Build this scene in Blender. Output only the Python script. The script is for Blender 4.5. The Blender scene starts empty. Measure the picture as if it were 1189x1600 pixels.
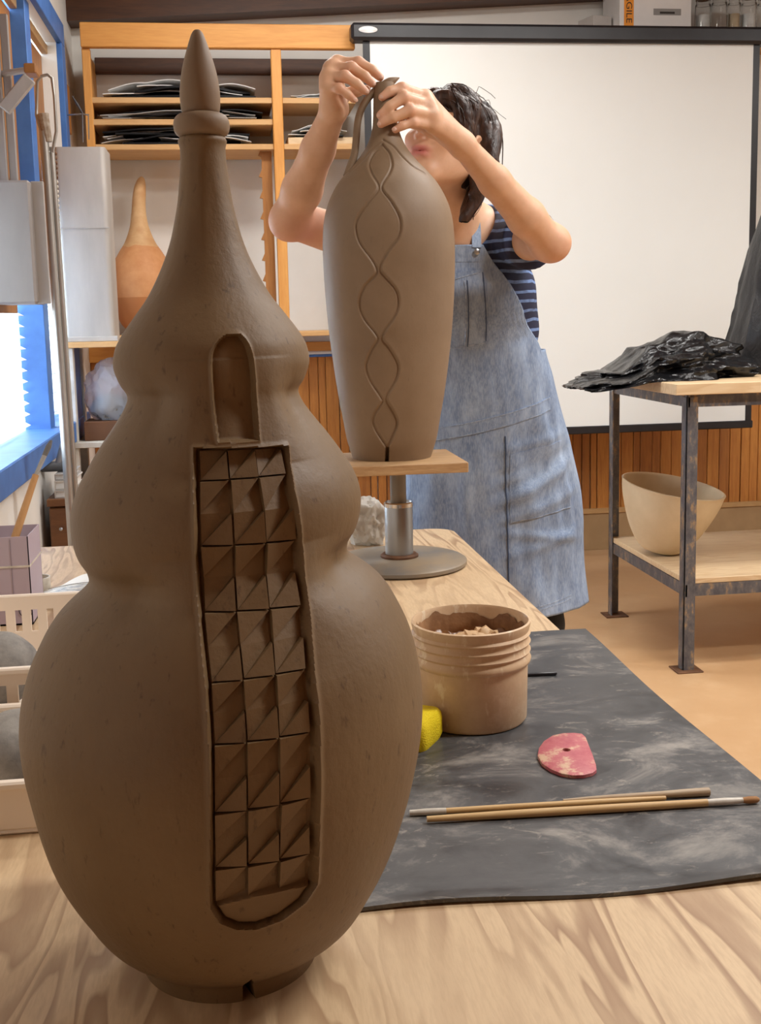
import bpy, bmesh, math, random
import numpy as np
from mathutils import Vector, Matrix, noise

# ------------------------------------------------------------------ camera
scene = bpy.context.scene
FPX, PX, PY, IW, IH = 1750.0, 594.5, 740.0, 1189, 1600
PITCH = math.atan((740 - 495) / FPX); ROLL = math.radians(1.3); YAW = math.radians(7.5)
CAM = np.array([0.0, 0.0, 1.18])
_fw0 = np.array([math.sin(YAW), math.cos(YAW), 0]); _r0 = np.array([math.cos(YAW), -math.sin(YAW), 0])
FW = _fw0 * math.cos(PITCH) - np.array([0, 0, 1]) * math.sin(PITCH)
_u0 = np.cross(_r0, FW)
RR = _r0 * math.cos(ROLL) - _u0 * math.sin(ROLL)
UU = np.cross(RR, FW)
cd = bpy.data.cameras.new('camera'); cam = bpy.data.objects.new('camera', cd)
scene.collection.objects.link(cam); scene.camera = cam
cd.sensor_fit = 'VERTICAL'; cd.sensor_height = 36.0; cd.sensor_width = 36.0
cd.lens = FPX / IH * 36.0; cd.shift_y = -(IH / 2 - PY) / IH
cd.clip_start = 0.05; cd.clip_end = 200
_m = Matrix((RR, UU, -FW)).transposed().to_4x4(); _m.translation = Vector(CAM)
cam.matrix_world = _m

# ------------------------------------------------------------------ world, lamps, exposure
world = bpy.data.worlds.new('sky'); scene.world = world; world.use_nodes = True
_bg = world.node_tree.nodes['Background']
_bg.inputs['Color'].default_value = (0.72, 0.86, 1.0, 1); _bg.inputs['Strength'].default_value = 10.0
vs = scene.view_settings
vs.view_transform = 'Standard'; vs.look = 'None'; vs.gamma = 1.0; vs.use_curve_mapping = False; vs.exposure = 0.0

def area(name, loc, sx, sy, power, col, rot=(0, 0, 0)):
    l = bpy.data.lights.new(name, 'AREA'); l.shape = 'RECTANGLE'; l.size = sx; l.size_y = sy
    l.energy = power; l.color = col
    o = bpy.data.objects.new(name, l); scene.collection.objects.link(o)
    o.location = loc; o.rotation_euler = rot
    return o
WARM = (1.0, 0.98, 0.95)
LAMPS = [(1.8, 1.0, 2.83, 1.25, 0.28, 56), (1.7, 2.7, 2.83, 1.25, 0.28, 40), (0.40, 4.0, 2.83, 1.25, 0.28, 26), (3.9, 2.2, 2.83, 1.25, .28, 44)]
for i, (x, y, z, sx, sy, p) in enumerate(LAMPS):
    area('ceiling_lamp_light', (x, y, z), sx, sy, p, WARM)

# ------------------------------------------------------------------ helpers
def ray(x, y): return FW + RR * (x - PX) / FPX - UU * (y - PY) / FPX
def at(x, y, Y): r = ray(x, y); return CAM + r * (Y / r[1])
def onz(x, y, Z): r = ray(x, y); return CAM + r * ((Z - CAM[2]) / r[2])
def onx(x, y, X): r = ray(x, y); return CAM + r * (X / r[0])
rnd = random.Random(7)
COL = scene.collection
def nz(p, s=1.0): return noise.noise(Vector(p) * s)

class MB:
    """collects geometry of ONE part"""
    def __init__(s): s.v = []; s.f = []; s.cur = Matrix.Identity(4)
    def add(s, vs_, fs_):
        n = len(s.v)
        if s.cur != Matrix.Identity(4): vs_ = [tuple(s.cur @ Vector(p)) for p in vs_]
        s.v += [tuple(map(float, p)) for p in vs_]; s.f += [tuple(int(i) + n for i in f) for f in fs_]; return s
    def box(s, x0, x1, y0, y1, z0, z1, b=0.0):
        b = min(b, (x1 - x0) * .45, (y1 - y0) * .45, (z1 - z0) * .45)
        if b <= 0:
            V = [(x, y, z) for x in (x0, x1) for y in (y0, y1) for z in (z0, z1)]
            return s.add(V, [(0, 1, 3, 2), (4, 6, 7, 5), (0, 4, 5, 1), (2, 3, 7, 6), (0, 2, 6, 4), (1, 5, 7, 3)])
        V = []; idx = {}
        X = (x0, x1); Y = (y0, y1); Z = (z0, z1)
        for i in (0, 1):
            for j in (0, 1):
                for k in (0, 1):
                    sx, sy, sz = (1 - 2 * i), (1 - 2 * j), (1 - 2 * k)
                    for a in range(3):
                        idx[(i, j, k, a)] = len(V)
                        V.append((X[i] + (0 if a == 0 else sx * b), Y[j] + (0 if a == 1 else sy * b), Z[k] + (0 if a == 2 else sz * b)))
        F = []
        for i in (0, 1): F.append([idx[(i, j, k, 0)] for j, k in ((0, 0), (0, 1), (1, 1), (1, 0))])
        for j in (0, 1): F.append([idx[(i, j, k, 1)] for i, k in ((0, 0), (1, 0), (1, 1), (0, 1))])
        for k in (0, 1): F.append([idx[(i, j, k, 2)] for i, j in ((0, 0), (0, 1), (1, 1), (1, 0))])
        for i in (0, 1):
            for j in (0, 1): F.append([idx[(i, j, 0, 0)], idx[(i, j, 1, 0)], idx[(i, j, 1, 1)], idx[(i, j, 0, 1)]])
        for i in (0, 1):
            for k in (0, 1): F.append([idx[(i, 0, k, 0)], idx[(i, 1, k, 0)], idx[(i, 1, k, 2)], idx[(i, 0, k, 2)]])
        for j in (0, 1):
            for k in (0, 1): F.append([idx[(0, j, k, 1)], idx[(1, j, k, 1)], idx[(1, j, k, 2)], idx[(0, j, k, 2)]])
        for i in (0, 1):
            for j in (0, 1):
                for k in (0, 1): F.append([idx[(i, j, k, a)] for a in range(3)])
        return s.add(V, F)
    def tube(s, path, rad, n=12, caps=True, flat=None):
        P = [Vector(p) for p in path]; m = len(P)
        R = rad if hasattr(rad, '__len__') else [rad] * m
        T = []
        for i in range(m):
            a = P[max(i - 1, 0)]; b = P[min(i + 1, m - 1)]; T.append((b - a).normalized())
        ref = Vector((0, 0, 1)) if abs(T[0].z) < .9 else Vector((1, 0, 0))
        u = T[0].cross(ref).normalized(); V = []
        for i in range(m):
            u = (u - T[i] * u.dot(T[i])).normalized(); w = T[i].cross(u)
            for k in range(n):
                a = 2 * math.pi * k / n
                V.append(P[i] + (u * math.cos(a) + w * math.sin(a) * (flat or 1)) * R[i])
        F = [(i * n + k, i * n + (k + 1) % n, (i + 1) * n + (k + 1) % n, (i + 1) * n + k) for i in range(m - 1) for k in range(n)]
        if caps: F += [tuple(range(n))[::-1], tuple((m - 1) * n + k for k in range(n))]
        return s.add(V, F)
    def lathe(s, prof, c=(0, 0, 0), n=48, closed=False, fn=None):
        V = []; m = len(prof)
        for r, z in prof:
            for k in range(n):
                a = 2 * math.pi * k / n
                p = (c[0] + r * math.cos(a), c[1] + r * math.sin(a), c[2] + z)
                V.append(fn(p, a) if fn else p)
        F = [(i * n + k, i * n + (k + 1) % n, (i + 1) * n + (k + 1) % n, (i + 1) * n + k) for i in range(m - 1) for k in range(n)]
        if closed: F += [((m - 1) * n + k, (m - 1) * n + (k + 1) % n, (k + 1) % n, k) for k in range(n)]
        else: F += [tuple(range(n))[::-1], tuple((m - 1) * n + k for k in range(n))]
        return s.add(V, F)
    def prism(s, poly, z0, z1):
        n = len(poly)
        V = [(p[0], p[1], z0) for p in poly] + [(p[0], p[1], z1) for p in poly]
        F = [tuple(range(n))[::-1], tuple(range(n, 2 * n))] + [(i, (i + 1) % n, n + (i + 1) % n, n + i) for i in range(n)]
        return s.add(V, F)
    def grid(s, fn, nu, nv, th=None):
        """sheet fn(u,v)->p ; optional thickness vector"""
        V = [fn(i / (nu - 1), j / (nv - 1)) for j in range(nv) for i in range(nu)]
        F = [(j * nu + i, j * nu + i + 1, (j + 1) * nu + i + 1, (j + 1) * nu + i) for j in range(nv - 1) for i in range(nu - 1)]
        if th is not None:
            n = len(V); t = Vector(th)
            V = V + [tuple(Vector(p) + t) for p in V]
            F = F + [tuple(q + n for q in f[::-1]) for f in F]
            rim = [i for i in range(nu)] + [(j + 1) * nu - 1 for j in range(1, nv)] + [(nv - 1) * nu + i for i in range(nu - 2, -1, -1)] + [j * nu for j in range(nv - 2, 0, -1)]
            F += [(rim[k], rim[(k + 1) % len(rim)], rim[(k + 1) % len(rim)] + n, rim[k] + n) for k in range(len(rim))]
        return s.add(V, F)

def rootloc(o):
    l = Vector((0, 0, 0))
    while o is not None: l += o.location; o = o.parent
    return l
def link(name, me, mat, parent=None, world=True, smooth=None, kind=None):
    o = bpy.data.objects.new(name, me); COL.objects.link(o)
    if parent is not None:
        if world: me.transform(Matrix.Translation(-rootloc(parent)))
        o.parent = parent
    if mat is not None and not me.materials: me.materials.append(mat)
    if smooth is not None and smooth > 0:
        me.shade_smooth()
        if smooth < 180: me.set_sharp_from_angle(angle=math.radians(smooth))
    if kind: o['kind'] = kind
    return o
def fixn(me):
    bm = bmesh.new(); bm.from_mesh(me); bmesh.ops.recalc_face_normals(bm, faces=bm.faces); bm.to_mesh(me); bm.free()
def build(name, mb, mat, parent=None, world=True, smooth=35, kind=None, fix=True, base=None):
    """base: origin of a one-mesh thing"""
    me = bpy.data.meshes.new(name); me.from_pydata(mb.v, [], mb.f); me.update()
    if fix: fixn(me)
    o = link(name, me, mat, parent, world, smooth, kind)
    if parent is None and base is not None:
        me.transform(Matrix.Translation(-Vector(base))); o.location = base
    return o
def npmesh(name, V, F):
    """V (n,3), F (m,4) numpy"""
    me = bpy.data.meshes.new(name)
    V = np.ascontiguousarray(V, np.float32); F = np.ascontiguousarray(F, np.int32)
    me.vertices.add(len(V)); me.vertices.foreach_set('co', V.ravel())
    k = F.shape[1]
    me.loops.add(F.size); me.loops.foreach_set('vertex_index', F.ravel())
    me.polygons.add(len(F)); me.polygons.foreach_set('loop_start', np.arange(0, F.size, k, dtype=np.int32))
    me.update(calc_edges=True); me.validate()
    return me
def thing(name, label, cat, loc, rz=0.0, group=None, rot=None):
    o = bpy.data.objects.new(name, None); COL.objects.link(o); o.empty_display_size = .05
    o.location = tuple(map(float, loc)); o.rotation_euler = rot if rot else (0, 0, rz)
    return tag(o, label, cat, group)
def tag(o, label, cat, group=None):
    o['label'] = label; o['category'] = cat
    if group: o['group'] = group
    return o
def struct(o): o['kind'] = 'structure'; return o
def B(name, x0, x1, y0, y1, z0, z1, mat, parent=None, b=.002, world=True, base=None):
    return build(name, MB().box(min(x0, x1), max(x0, x1), min(y0, y1), max(y0, y1), min(z0, z1), max(z0, z1), b), mat, parent, world, 35, base=base)

# ------------------------------------------------------------------ materials
def srgb(r, g, b):
    f = lambda c: (c / 255 / 12.92) if c / 255 <= .04045 else ((c / 255 + .055) / 1.055) ** 2.4
    return (f(r), f(g), f(b), 1)
MATS = {}
class NT:
    def __init__(s, name):
        s.m = bpy.data.materials.new(name); s.m.use_nodes = True; s.t = s.m.node_tree
        s.b = s.t.nodes['Principled BSDF']; s.tc = s.t.nodes.new('ShaderNodeTexCoord')
        MATS[name] = s.m
    def n(s, typ, **kw):
        x = s.t.nodes.new(typ)
        for k, v in kw.items():
            if k in x.inputs: x.inputs[k].default_value = v
            else: setattr(x, k, v)
        return x
    def l(s, a, b): s.t.links.new(a, b)
    def map(s, scale=(1, 1, 1), rot=(0, 0, 0), coord='Object'):
        m = s.n('ShaderNodeMapping'); m.inputs['Scale'].default_value = scale; m.inputs['Rotation'].default_value = rot
        s.l(s.tc.outputs[coord], m.inputs['Vector']); return m.outputs[0]
    def noise(s, vec, scale=5, detail=4, rough=.55, dist=0):
        x = s.n('ShaderNodeTexNoise'); x.inputs['Scale'].default_value = scale; x.inputs['Detail'].default_value = detail
        x.inputs['Roughness'].default_value = rough; x.inputs['Distortion'].default_value = dist
        s.l(vec, x.inputs['Vector']); return x.outputs['Fac']
    def ramp(s, fac, stops):
        r = s.n('ShaderNodeValToRGB'); e = r.color_ramp.elements
        while len(e) < len(stops): e.new(.5)
        for k, (p, c) in enumerate(stops): e[k].position = p; e[k].color = c if len(c) == 4 else (*c, 1)
        s.l(fac, r.inputs['Fac']); return r.outputs['Color']
    def mix(s, fac, a, b, mode='MIX'):
        x = s.n('ShaderNodeMix', data_type='RGBA', blend_type=mode)
        if isinstance(fac, (int, float)): x.inputs[0].default_value = fac
        else: s.l(fac, x.inputs[0])
        for v, i in ((a, 6), (b, 7)):
            if isinstance(v, tuple): x.inputs[i].default_value = v
            else: s.l(v, x.inputs[i])
        return x.outputs[2]
    def math(s, op, a, b=None):
        x = s.n('ShaderNodeMath', operation=op)
        for v, i in ((a, 0), (b, 1)):
            if v is None: continue
            if isinstance(v, (int, float)): x.inputs[i].default_value = v
            else: s.l(v, x.inputs[i])
        return x.outputs[0]
    def bump(s, h, strength=.3, dist=.002):
        x = s.n('ShaderNodeBump'); x.inputs['Strength'].default_value = strength; x.inputs['Distance'].default_value = dist
        s.l(h, x.inputs['Height']); s.l(x.outputs[0], s.b.inputs['Normal'])
    def done(s, col=None, rough=.6, metal=0.0, **kw):
        if col is not None:
            if isinstance(col, tuple): s.b.inputs['Base Color'].default_value = col
            else: s.l(col, s.b.inputs['Base Color'])
        if isinstance(rough, (int, float)): s.b.inputs['Roughness'].default_value = rough
        else: s.l(rough, s.b.inputs['Roughness'])
        s.b.inputs['Metallic'].default_value = metal
        for k, v in kw.items(): s.b.inputs[k.replace('_', ' ')].default_value = v
        return s.m
def simple(name, c1, c2=None, scale=6, rough=.6, metal=0., bump=.15, bscale=60, stretch=(1, 1, 1), bd=.001, lo=.35, hi=.65, **kw):
    t = NT(name); v = t.map(stretch)
    c2 = c2 or tuple(min(1, x * .82) for x in c1[:3]) + (1,)
    col = t.ramp(t.noise(v, scale, 5), [(lo, c1), (hi, c2)])
    if bump: t.bump(t.noise(v, bscale, 3), bump, bd)
    return t.done(col, rough, metal, **kw)
def wood(name, c1, c2, axis='x', scale=1.0, rough=.5, knots=True):
    t = NT(name)
    st = {'x': (1.2, 14, 14), 'y': (14, 1.2, 14), 'z': (14, 14, 1.2)}[axis]
    v = t.map(tuple(a * scale for a in st))
    a = t.noise(v, 2.2, 6, .6, .6); bq = t.noise(v, 12, 3, .6)
    col = t.ramp(a, [(.3, c1), (.7, c2)])
    col = t.mix(.25, col, t.ramp(bq, [(.35, c1), (.65, c2)]), 'MULTIPLY') if False else t.mix(.3, col, t.ramp(bq, [(.35, c2), (.65, c1)]))
    t.bump(bq, .15, .001)
    return t.done(col, rough)
def clay(name, c1, c2, dark, spk=.65, bs=.5):
    t = NT(name); v = t.map()
    big = t.noise(v, 9, 5, .6); fine = t.noise(v, 160, 4, .65)
    col = t.ramp(big, [(.3, c1), (.7, c2)])
    col = t.mix(t.ramp(fine, [(.40, (1, 1, 1, 1)), (.5, (0, 0, 0, 1))]), col, dark) if False else t.mix(t.ramp(t.noise(t.map((1, 1, .35)), 130, 3, .7), [(.62, (0, 0, 0, 1)), (.71, (spk, spk, spk, 1))]), col, dark)
    st = t.noise(t.map((1, 1, .25)), 60, 4, .6)
    h = t.math('ADD', t.math('MULTIPLY', fine, .5), t.math('MULTIPLY', st, .8))
    t.bump(h, bs, .0014)
    return t.done(col, t.ramp(big, [(.3, (.62,) * 3 + (1,)), (.7, (.5,) * 3 + (1,))]), **{'Specular_IOR_Level': .45})
m_clay = clay('leather_hard_clay', srgb(125, 101, 70), srgb(109, 85, 56), srgb(78, 57, 36))
m_clay2 = clay('leather_hard_clay_smooth', srgb(139, 117, 93), srgb(126, 103, 79), srgb(104, 82, 62), .2, .22)
m_clayline = simple('wet_clay_line', srgb(92, 66, 46), srgb(80, 56, 38), 30, .6)

def plywood(name, c1, c2, c3, axis='y', k=1.0):
    t = NT(name)
    st = (7.0 * k, .95 * k, 7.0 * k) if axis == 'y' else (.95 * k, 7.0 * k, 7.0 * k)
    n = t.noise(t.map(st), 2.1, 2.5, .5, .5)
    fr = t.math('FRACT', t.math('MULTIPLY', n, 9.0))
    grain = t.ramp(fr, [(.0, (.0,) * 3 + (1,)), (.12, (1.,) * 3 + (1,)), (.40, (.7,) * 3 + (1,)), (.62, (0,) * 3 + (1,)), (1., (0,) * 3 + (1,))])
    patchy = t.noise(t.map((3, 1.6, 3)), 2.2, 3)
    grain = t.math('MULTIPLY', grain, t.ramp(patchy, [(.34, (.3,) * 3 + (1,)), (.55, (1,) * 3 + (1,))]))
    col = t.mix(grain, c1, c2)
    fine = t.noise(t.map(tuple(a * 9 for a in st)), 6, 3)
    col = t.mix(t.ramp(fine, [(.35, (.22, .22, .22, 1)), (.6, (0, 0, 0, 1))]), col, c2)
    col = t.mix(t.ramp(t.noise(t.map(), 2.3, 4), [(.5, (0, 0, 0, 1)), (.75, (.5, .5, .5, 1))]), col, c3)
    t.bump(fine, .1, .001)
    return t.done(col, .5)
m_ply = plywood('worn_plywood', srgb(216, 188, 150), srgb(164, 130, 98), srgb(200, 170, 132))
m_plycart = plywood('pale_plywood', srgb(216, 190, 152), srgb(202, 172, 132), srgb(206, 180, 145), 'x')
m_plyedge = wood('plywood_edge', srgb(206, 172, 128), srgb(160, 120, 80), 'x', 3)
m_pine = wood('honey_pine', srgb(230, 168, 88), srgb(208, 140, 64), 'x')
m_pinez = wood('honey_pine_upright', srgb(226, 166, 90), srgb(204, 138, 66), 'z')
m_shelf = wood('shelf_board', srgb(216, 174, 120), srgb(192, 146, 92), 'x')
m_board = wood('wainscot_board', srgb(205, 142, 68), srgb(165, 100, 42), 'z')
m_board2 = wood('wainscot_board_dark', srgb(185, 122, 58), srgb(140, 84, 36), 'z')
m_darkwood = wood('dark_brown_timber', srgb(92, 54, 24), srgb(58, 30, 11), 'x')
m_darkwood_y = wood('dark_brown_timber_along', srgb(150, 104, 60), srgb(120, 78, 42), 'y')
m_white = simple('white_wall_paint', srgb(236, 234, 229), srgb(228, 226, 220), 3, .75, bump=.1, bscale=90)
m_ceil = wood('ceiling_boards', srgb(150, 112, 74), srgb(120, 84, 52), 'y')
m_screen = simple('matte_screen_fabric', srgb(232, 233, 230), srgb(229, 230, 227), 2, .85, bump=0)
m_blackm = simple('black_powder_coat', srgb(38, 38, 42), srgb(28, 28, 32), 8, .35)
m_base = simple('tan_baseboard', srgb(178, 148, 108), srgb(160, 130, 92), 5, .6)
m_trimtan = simple('tan_rail', srgb(196, 160, 112), srgb(176, 138, 90), 5, .5)

def floor_mat():
    t = NT('worn_tan_floor'); v = t.map()
    a = t.noise(v, .9, 5, .6); bq = t.noise(v, 5, 6, .65)
    col = t.ramp(a, [(.3, srgb(204, 168, 128)), (.7, srgb(188, 148, 106))])
    col = t.mix(t.ramp(bq, [(.5, (0, 0, 0, 1)), (.72, (.5, .5, .5, 1))]), col, srgb(214, 182, 142))
    t.bump(t.noise(v, 40, 3), .06, .001)
    return t.done(col, t.ramp(bq, [(.3, (.32,) * 3 + (1,)), (.7, (.5,) * 3 + (1,))]))
m_floor = floor_mat()
# ------------------------------------------------------------------ the room
YB, XL, XR, YN, ZC = 5.34, -0.64, 5.2, -2.2, 2.92
floor = struct(B('floor', XL - .2, XR + .2, YN - .2, YB + .2, -.1, 0, m_floor, b=0))
ceiling = struct(B('ceiling', XL - .2, XR + .2, YN - .2, YB + .2, ZC, ZC + .1, m_ceil, b=0))
wall_back = struct(B('wall_back', XL - .2, XR + .2, YB, YB + .15, 0, ZC, m_white, b=0))
wall_right = struct(B('wall_right', XR, XR + .15, YN, YB, 0, ZC, m_white, b=0))
wall_rear = struct(B('wall_rear', XL - .2, XR + .2, YN - .15, YN, 0, ZC, m_board2, b=0))
WY0, WY1, WZ0, WZ1 = 2.75, float(onx(97, 150, XL)[1]) - .09, .80, 2.30
_w = MB()
_w.box(XL - .15, XL, YN, WY0, 0, ZC); _w.box(XL - .15, XL, WY1, YB, 0, ZC)
_w.box(XL - .15, XL, WY0, WY1, 0, WZ0); _w.box(XL - .15, XL, WY0, WY1, WZ1, ZC)
wall_left = struct(build('wall_left', _w, m_white, smooth=0))

m_blue = simple('blue_painted_trim', srgb(74, 122, 190), srgb(62, 106, 172), 9, .5)
m_slat = simple('white_blind_slat', srgb(240, 240, 236), srgb(232, 232, 228), 4, .5, bump=0, Transmission_Weight=0.0)
m_glass = NT('window_glass').done((1, 1, 1, 1), .02, Transmission_Weight=1.0, IOR=1.1)
win = bpy.data.objects.new('window_1', None); COL.objects.link(win); win.location = (XL, (WY0 + WY1) / 2, WZ0); struct(win)
_tx0, _tx1, _tw = XL - .001, XL + .022, .09
B('window_trim', _tx0, _tx1, WY0 - _tw, WY1 + _tw, WZ1, WZ1 + _tw, m_blue, win)
B('window_trim', _tx0, _tx1, WY0 - _tw, WY0, WZ0, WZ1, m_blue, win)
B('window_trim', _tx0, _tx1, WY1, WY1 + _tw, WZ0, WZ1, m_blue, win)
B('window_sill', XL - .10, XL + .04, WY0 - _tw, WY1 + _tw, WZ0 - .075, WZ0 + .006, m_blue, win, .004)
MY = float(onx(70, 600, XL - .03)[1])
B('mullion', XL - .10, XL - .01, MY - .05, MY + .05, WZ0, WZ1, m_blue, win)
B('sash_rail', XL - .13, XL - .09, WY0, WY1, 1.58, 1.66, m_blue, win)
B('pane', XL - .128, XL - .124, WY0 + .01, WY1 - .01, WZ0 + .02, 1.58, m_glass, win, 0)
m_panel = wood('brown_window_panel', srgb(176, 120, 60), srgb(140, 88, 40), 'z')
for a, b_ in ((WY0, MY - .05), (MY + .05, WY1)):
    n = 4 if b_ - a > .7 else 2
    for k in range(n):
        w_ = (b_ - a) / n
        B('plank', XL - .085, XL - .06, a + k * w_ + .002, a + (k + 1) * w_ - .002, 1.66, WZ1 - .05, m_panel, win, .003)
    B('trim_strip', XL - .06, XL - .035, a, b_, WZ1 - .045, WZ1 - .01, m_trimtan, win)
    for k in range(19):
        z = WZ0 + .03 + k * .039
        mb = MB(); mb.cur = Matrix.Translation((XL - .095, 0, z)) @ Matrix.Rotation(math.radians(28), 4, 'Y')
        mb.box(-.018, .018, a + .004, b_ - .004, -.001, .001)
        build('slat', mb, m_slat, win, smooth=0)

# exposed timbers at the top of the room
def beam_pts(name, A, Bp, h, d, mat):
    mb = MB(); A = Vector(A); Bp = Vector(Bp)
    V = [A, Bp, Bp + Vector((0, d, 0)), A + Vector((0, d, 0))]; V = V + [v + Vector((0, 0, h)) for v in V]
    mb.add(V, [(0, 1, 2, 3), (4, 7, 6, 5), (0, 4, 5, 1), (1, 5, 6, 2), (2, 6, 7, 3), (3, 7, 4, 0)])
    return build(name, mb, mat, smooth=0)
_a = at(140, 31, 5.21); _b = at(640, 6, 5.21); _s = (_b[2] - _a[2]) / (_b[0] - _a[0])
struct(beam_pts('trim_1', (XL, 5.21, _a[2] - (_a[0] - XL) * _s), (2.9, 5.21, _a[2] + (2.9 - _a[0]) * _s), .16, .128, m_darkwood))
struct(B('trim_2', XL, XL + .07, YN, 5.2, 2.62, 2.78, m_darkwood_y))
# wainscot
WT = 1.0
xs = -0.64; k = 0
rr_ = random.Random(3)
_bm = {}
while xs < 3.2:
    w_ = rr_.choice((.035, .045, .055, .062)); gap = .0022 if rr_.random() < .8 else .006
    d_ = .018 + rr_.uniform(0, .004)
    B('plank', xs + gap / 2, xs + w_ - gap / 2, YB - d_, YB, .20, WT, rr_.choice((m_board, m_board, m_board2)), wall_back, .0025)
    xs += w_; k += 1
struct(B('trim_3', XL, 3.2, YB - .034, YB, WT, WT + .07, m_pine))
struct(B('trim_4', XL, XR, YB - .036, YB, .185, .21, m_trimtan))
struct(B('baseboard_back', XL, XR, YB - .028, YB, 0, .186, m_base))
struct(B('baseboard_left', XL, XL + .02, YN, YB - .03, 0, .12, m_base))

# ceiling lamps (housing; their light is set above)
m_fix = simple('white_enamel', srgb(235, 235, 232), None, 4, .4, bump=0)
m_tube = NT('lit_diffuser'); m_tube.b.inputs['Emission Color'].default_value = (1, .92, .8, 1); m_tube.b.inputs['Emission Strength'].default_value = 3.0
m_tube = m_tube.done((.9, .9, .9, 1), .5)
for i, (x, y, z, sx, sy, p) in enumerate(LAMPS):
    t_ = thing('ceiling_lamp', 'white fluorescent ceiling lamp ' + ('right of the worktable near the lobed vase', 'between the worktable and the cart', 'in front of the cubby shelving', 'beyond the cart by the right-hand wall')[i], 'lamp', (x, y, ZC), group='fluorescent ceiling lamps')
    B('housing', x - sx / 2 - .02, x + sx / 2 + .02, y - sy / 2 - .02, y + sy / 2 + .02, z + .03, ZC, m_fix, t_)
    B('diffuser', x - sx / 2, x + sx / 2, y - sy / 2, y + sy / 2, z + .005, z + .03, m_tube, t_)

# ------------------------------------------------------------------ worktable and mat
TZ = .70
table = thing('work_table', 'long plywood worktable carrying the clay vases and tools', 'table', (0, 1.45, 0))
def rounded_rect(x0, x1, y0, y1, r, n=8, corners=(1, 1, 1, 1)):
    P = []
    for (cx, cy, a0, c) in ((x1 - r, y1 - r, 0, corners[0]), (x0 + r, y1 - r, 90, corners[1]), (x0 + r, y0 + r, 180, corners[2]), (x1 - r, y0 + r, 270, corners[3])):
        if not c:
            P.append((cx + r * (1 if a0 in (0, 270) else -1), cy + r * (1 if a0 in (0, 90) else -1))); continue
        for k in range(n + 1):
            a = math.radians(a0 + 90 * k / n); P.append((cx + r * math.cos(a), cy + r * math.sin(a)))
    return P
TX0, TX1, TY0, TY1 = -.60, .483, .40, 2.47
build('tabletop', MB().prism(rounded_rect(TX0, TX1, TY0, TY1, .05, corners=(1, 0, 0, 0)), TZ - .03, TZ), m_ply, table, smooth=30)
build('apron', MB().box(TX0 + .05, TX1 - .05, TY0 + .05, TY0 + .075, TZ - .12, TZ - .03).box(TX0 + .05, TX1 - .05, TY1 - .075, TY1 - .05, TZ - .12, TZ - .03)
      .box(TX0 + .05, TX0 + .075, TY0 + .05, TY1 - .05, TZ - .12, TZ - .03).box(TX1 - .075, TX1 - .05, TY0 + .05, TY1 - .05, TZ - .12, TZ - .03), m_plyedge, table)
for x in (TX0 + .05, TX1 - .125):
    for y in (TY0 + .05, TY1 - .125):
        B('leg', x, x + .075, y, y + .075, 0, TZ - .03, m_pinez, table)

def mat_rubber():
    t = NT('dusty_black_rubber'); v = t.map()
    a = t.noise(t.map((1, 1.5, 1), (0, 0, .5)), 7.5, 7, .7, .6); c = t.noise(t.map((1, 2.2, 1), (0, 0, -.35)), 17, 6, .74, 1.2)
    col = t.ramp(a, [(.34, srgb(48, 49, 52)), (.52, srgb(80, 80, 81)), (.70, srgb(150, 145, 138))])
    col = t.mix(t.ramp(c, [(.58, (0, 0, 0, 1)), (.70, (.6, .6, .6, 1))]), col, srgb(176, 168, 156))
    t.bump(c, .1, .001)
    return t.done(col, t.ramp(a, [(.35, (.28,) * 3 + (1,)), (.7, (.55,) * 3 + (1,))]))
m_rub = mat_rubber()
MX0, MX1, MY0, MY1 = .06, .516, .842, 1.597
def matf(u, v):
    x = MX0 + (MX1 - MX0) * u; y = MY0 + (MY1 - MY0) * v + .004 * math.sin(u * 9) * (1 if v < .5 else .6)
    y += (-.012 * (u - .5) if v < .2 else 0)
    edge = max(0, (x - TX1 + .005)) ; z = TZ + .0003
    z += .004 * math.exp(-(v / .012) ** 2) * (0.5 + .5 * math.sin(u * 7 + 1.2)) * min(1, u * 3)
    x += .003 * math.sin(v * 8)
    return (x, y, z)
tag(build('rubber_mat', MB().grid(matf, 60, 120, (0, 0, .0035)), m_rub, smooth=40, base=(.28, 1.2, TZ)), 'dusty black rubber mat with clay smears lying on the worktable', 'mat')
MZ = TZ + .0038

# ------------------------------------------------------------------ SURFACE OF REVOLUTION WITH CARVING
def cspline(xk, yk, x):
    """monotone-ish cubic (Catmull-Rom, non uniform) interpolation"""
    xk = np.asarray(xk); yk = np.asarray(yk); d = np.gradient(yk, xk)
    i = np.clip(np.searchsorted(xk, x) - 1, 0, len(xk) - 2); h = xk[i + 1] - xk[i]; t = np.clip((x - xk[i]) / h, 0, 1)
    return (2 * t**3 - 3 * t**2 + 1) * yk[i] + (t**3 - 2 * t**2 + t) * h * d[i] + (-2 * t**3 + 3 * t**2) * yk[i + 1] + (t**3 - t**2) * h * d[i + 1]
def sd_poly(px, py, poly):
    """signed distance, negative inside"""
    d = np.full(px.shape, 1e9); ins = np.zeros(px.shape, bool); n = len(poly)
    for k in range(n):
        ax, ay = poly[k]; bx, by = poly[(k + 1) % n]; ex, ey = bx - ax, by - ay
        t = np.clip(((px - ax) * ex + (py - ay) * ey) / (ex * ex + ey * ey + 1e-12), 0, 1)
        d = np.minimum(d, (px - ax - ex * t)**2 + (py - ay - ey * t)**2)
        c = ((ay > py) != (by > py)) & (px < (bx - ax) * (py - ay) / (by - ay + 1e-12) + ax); ins ^= c
    return np.where(ins, -1, 1) * np.sqrt(d)
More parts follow.
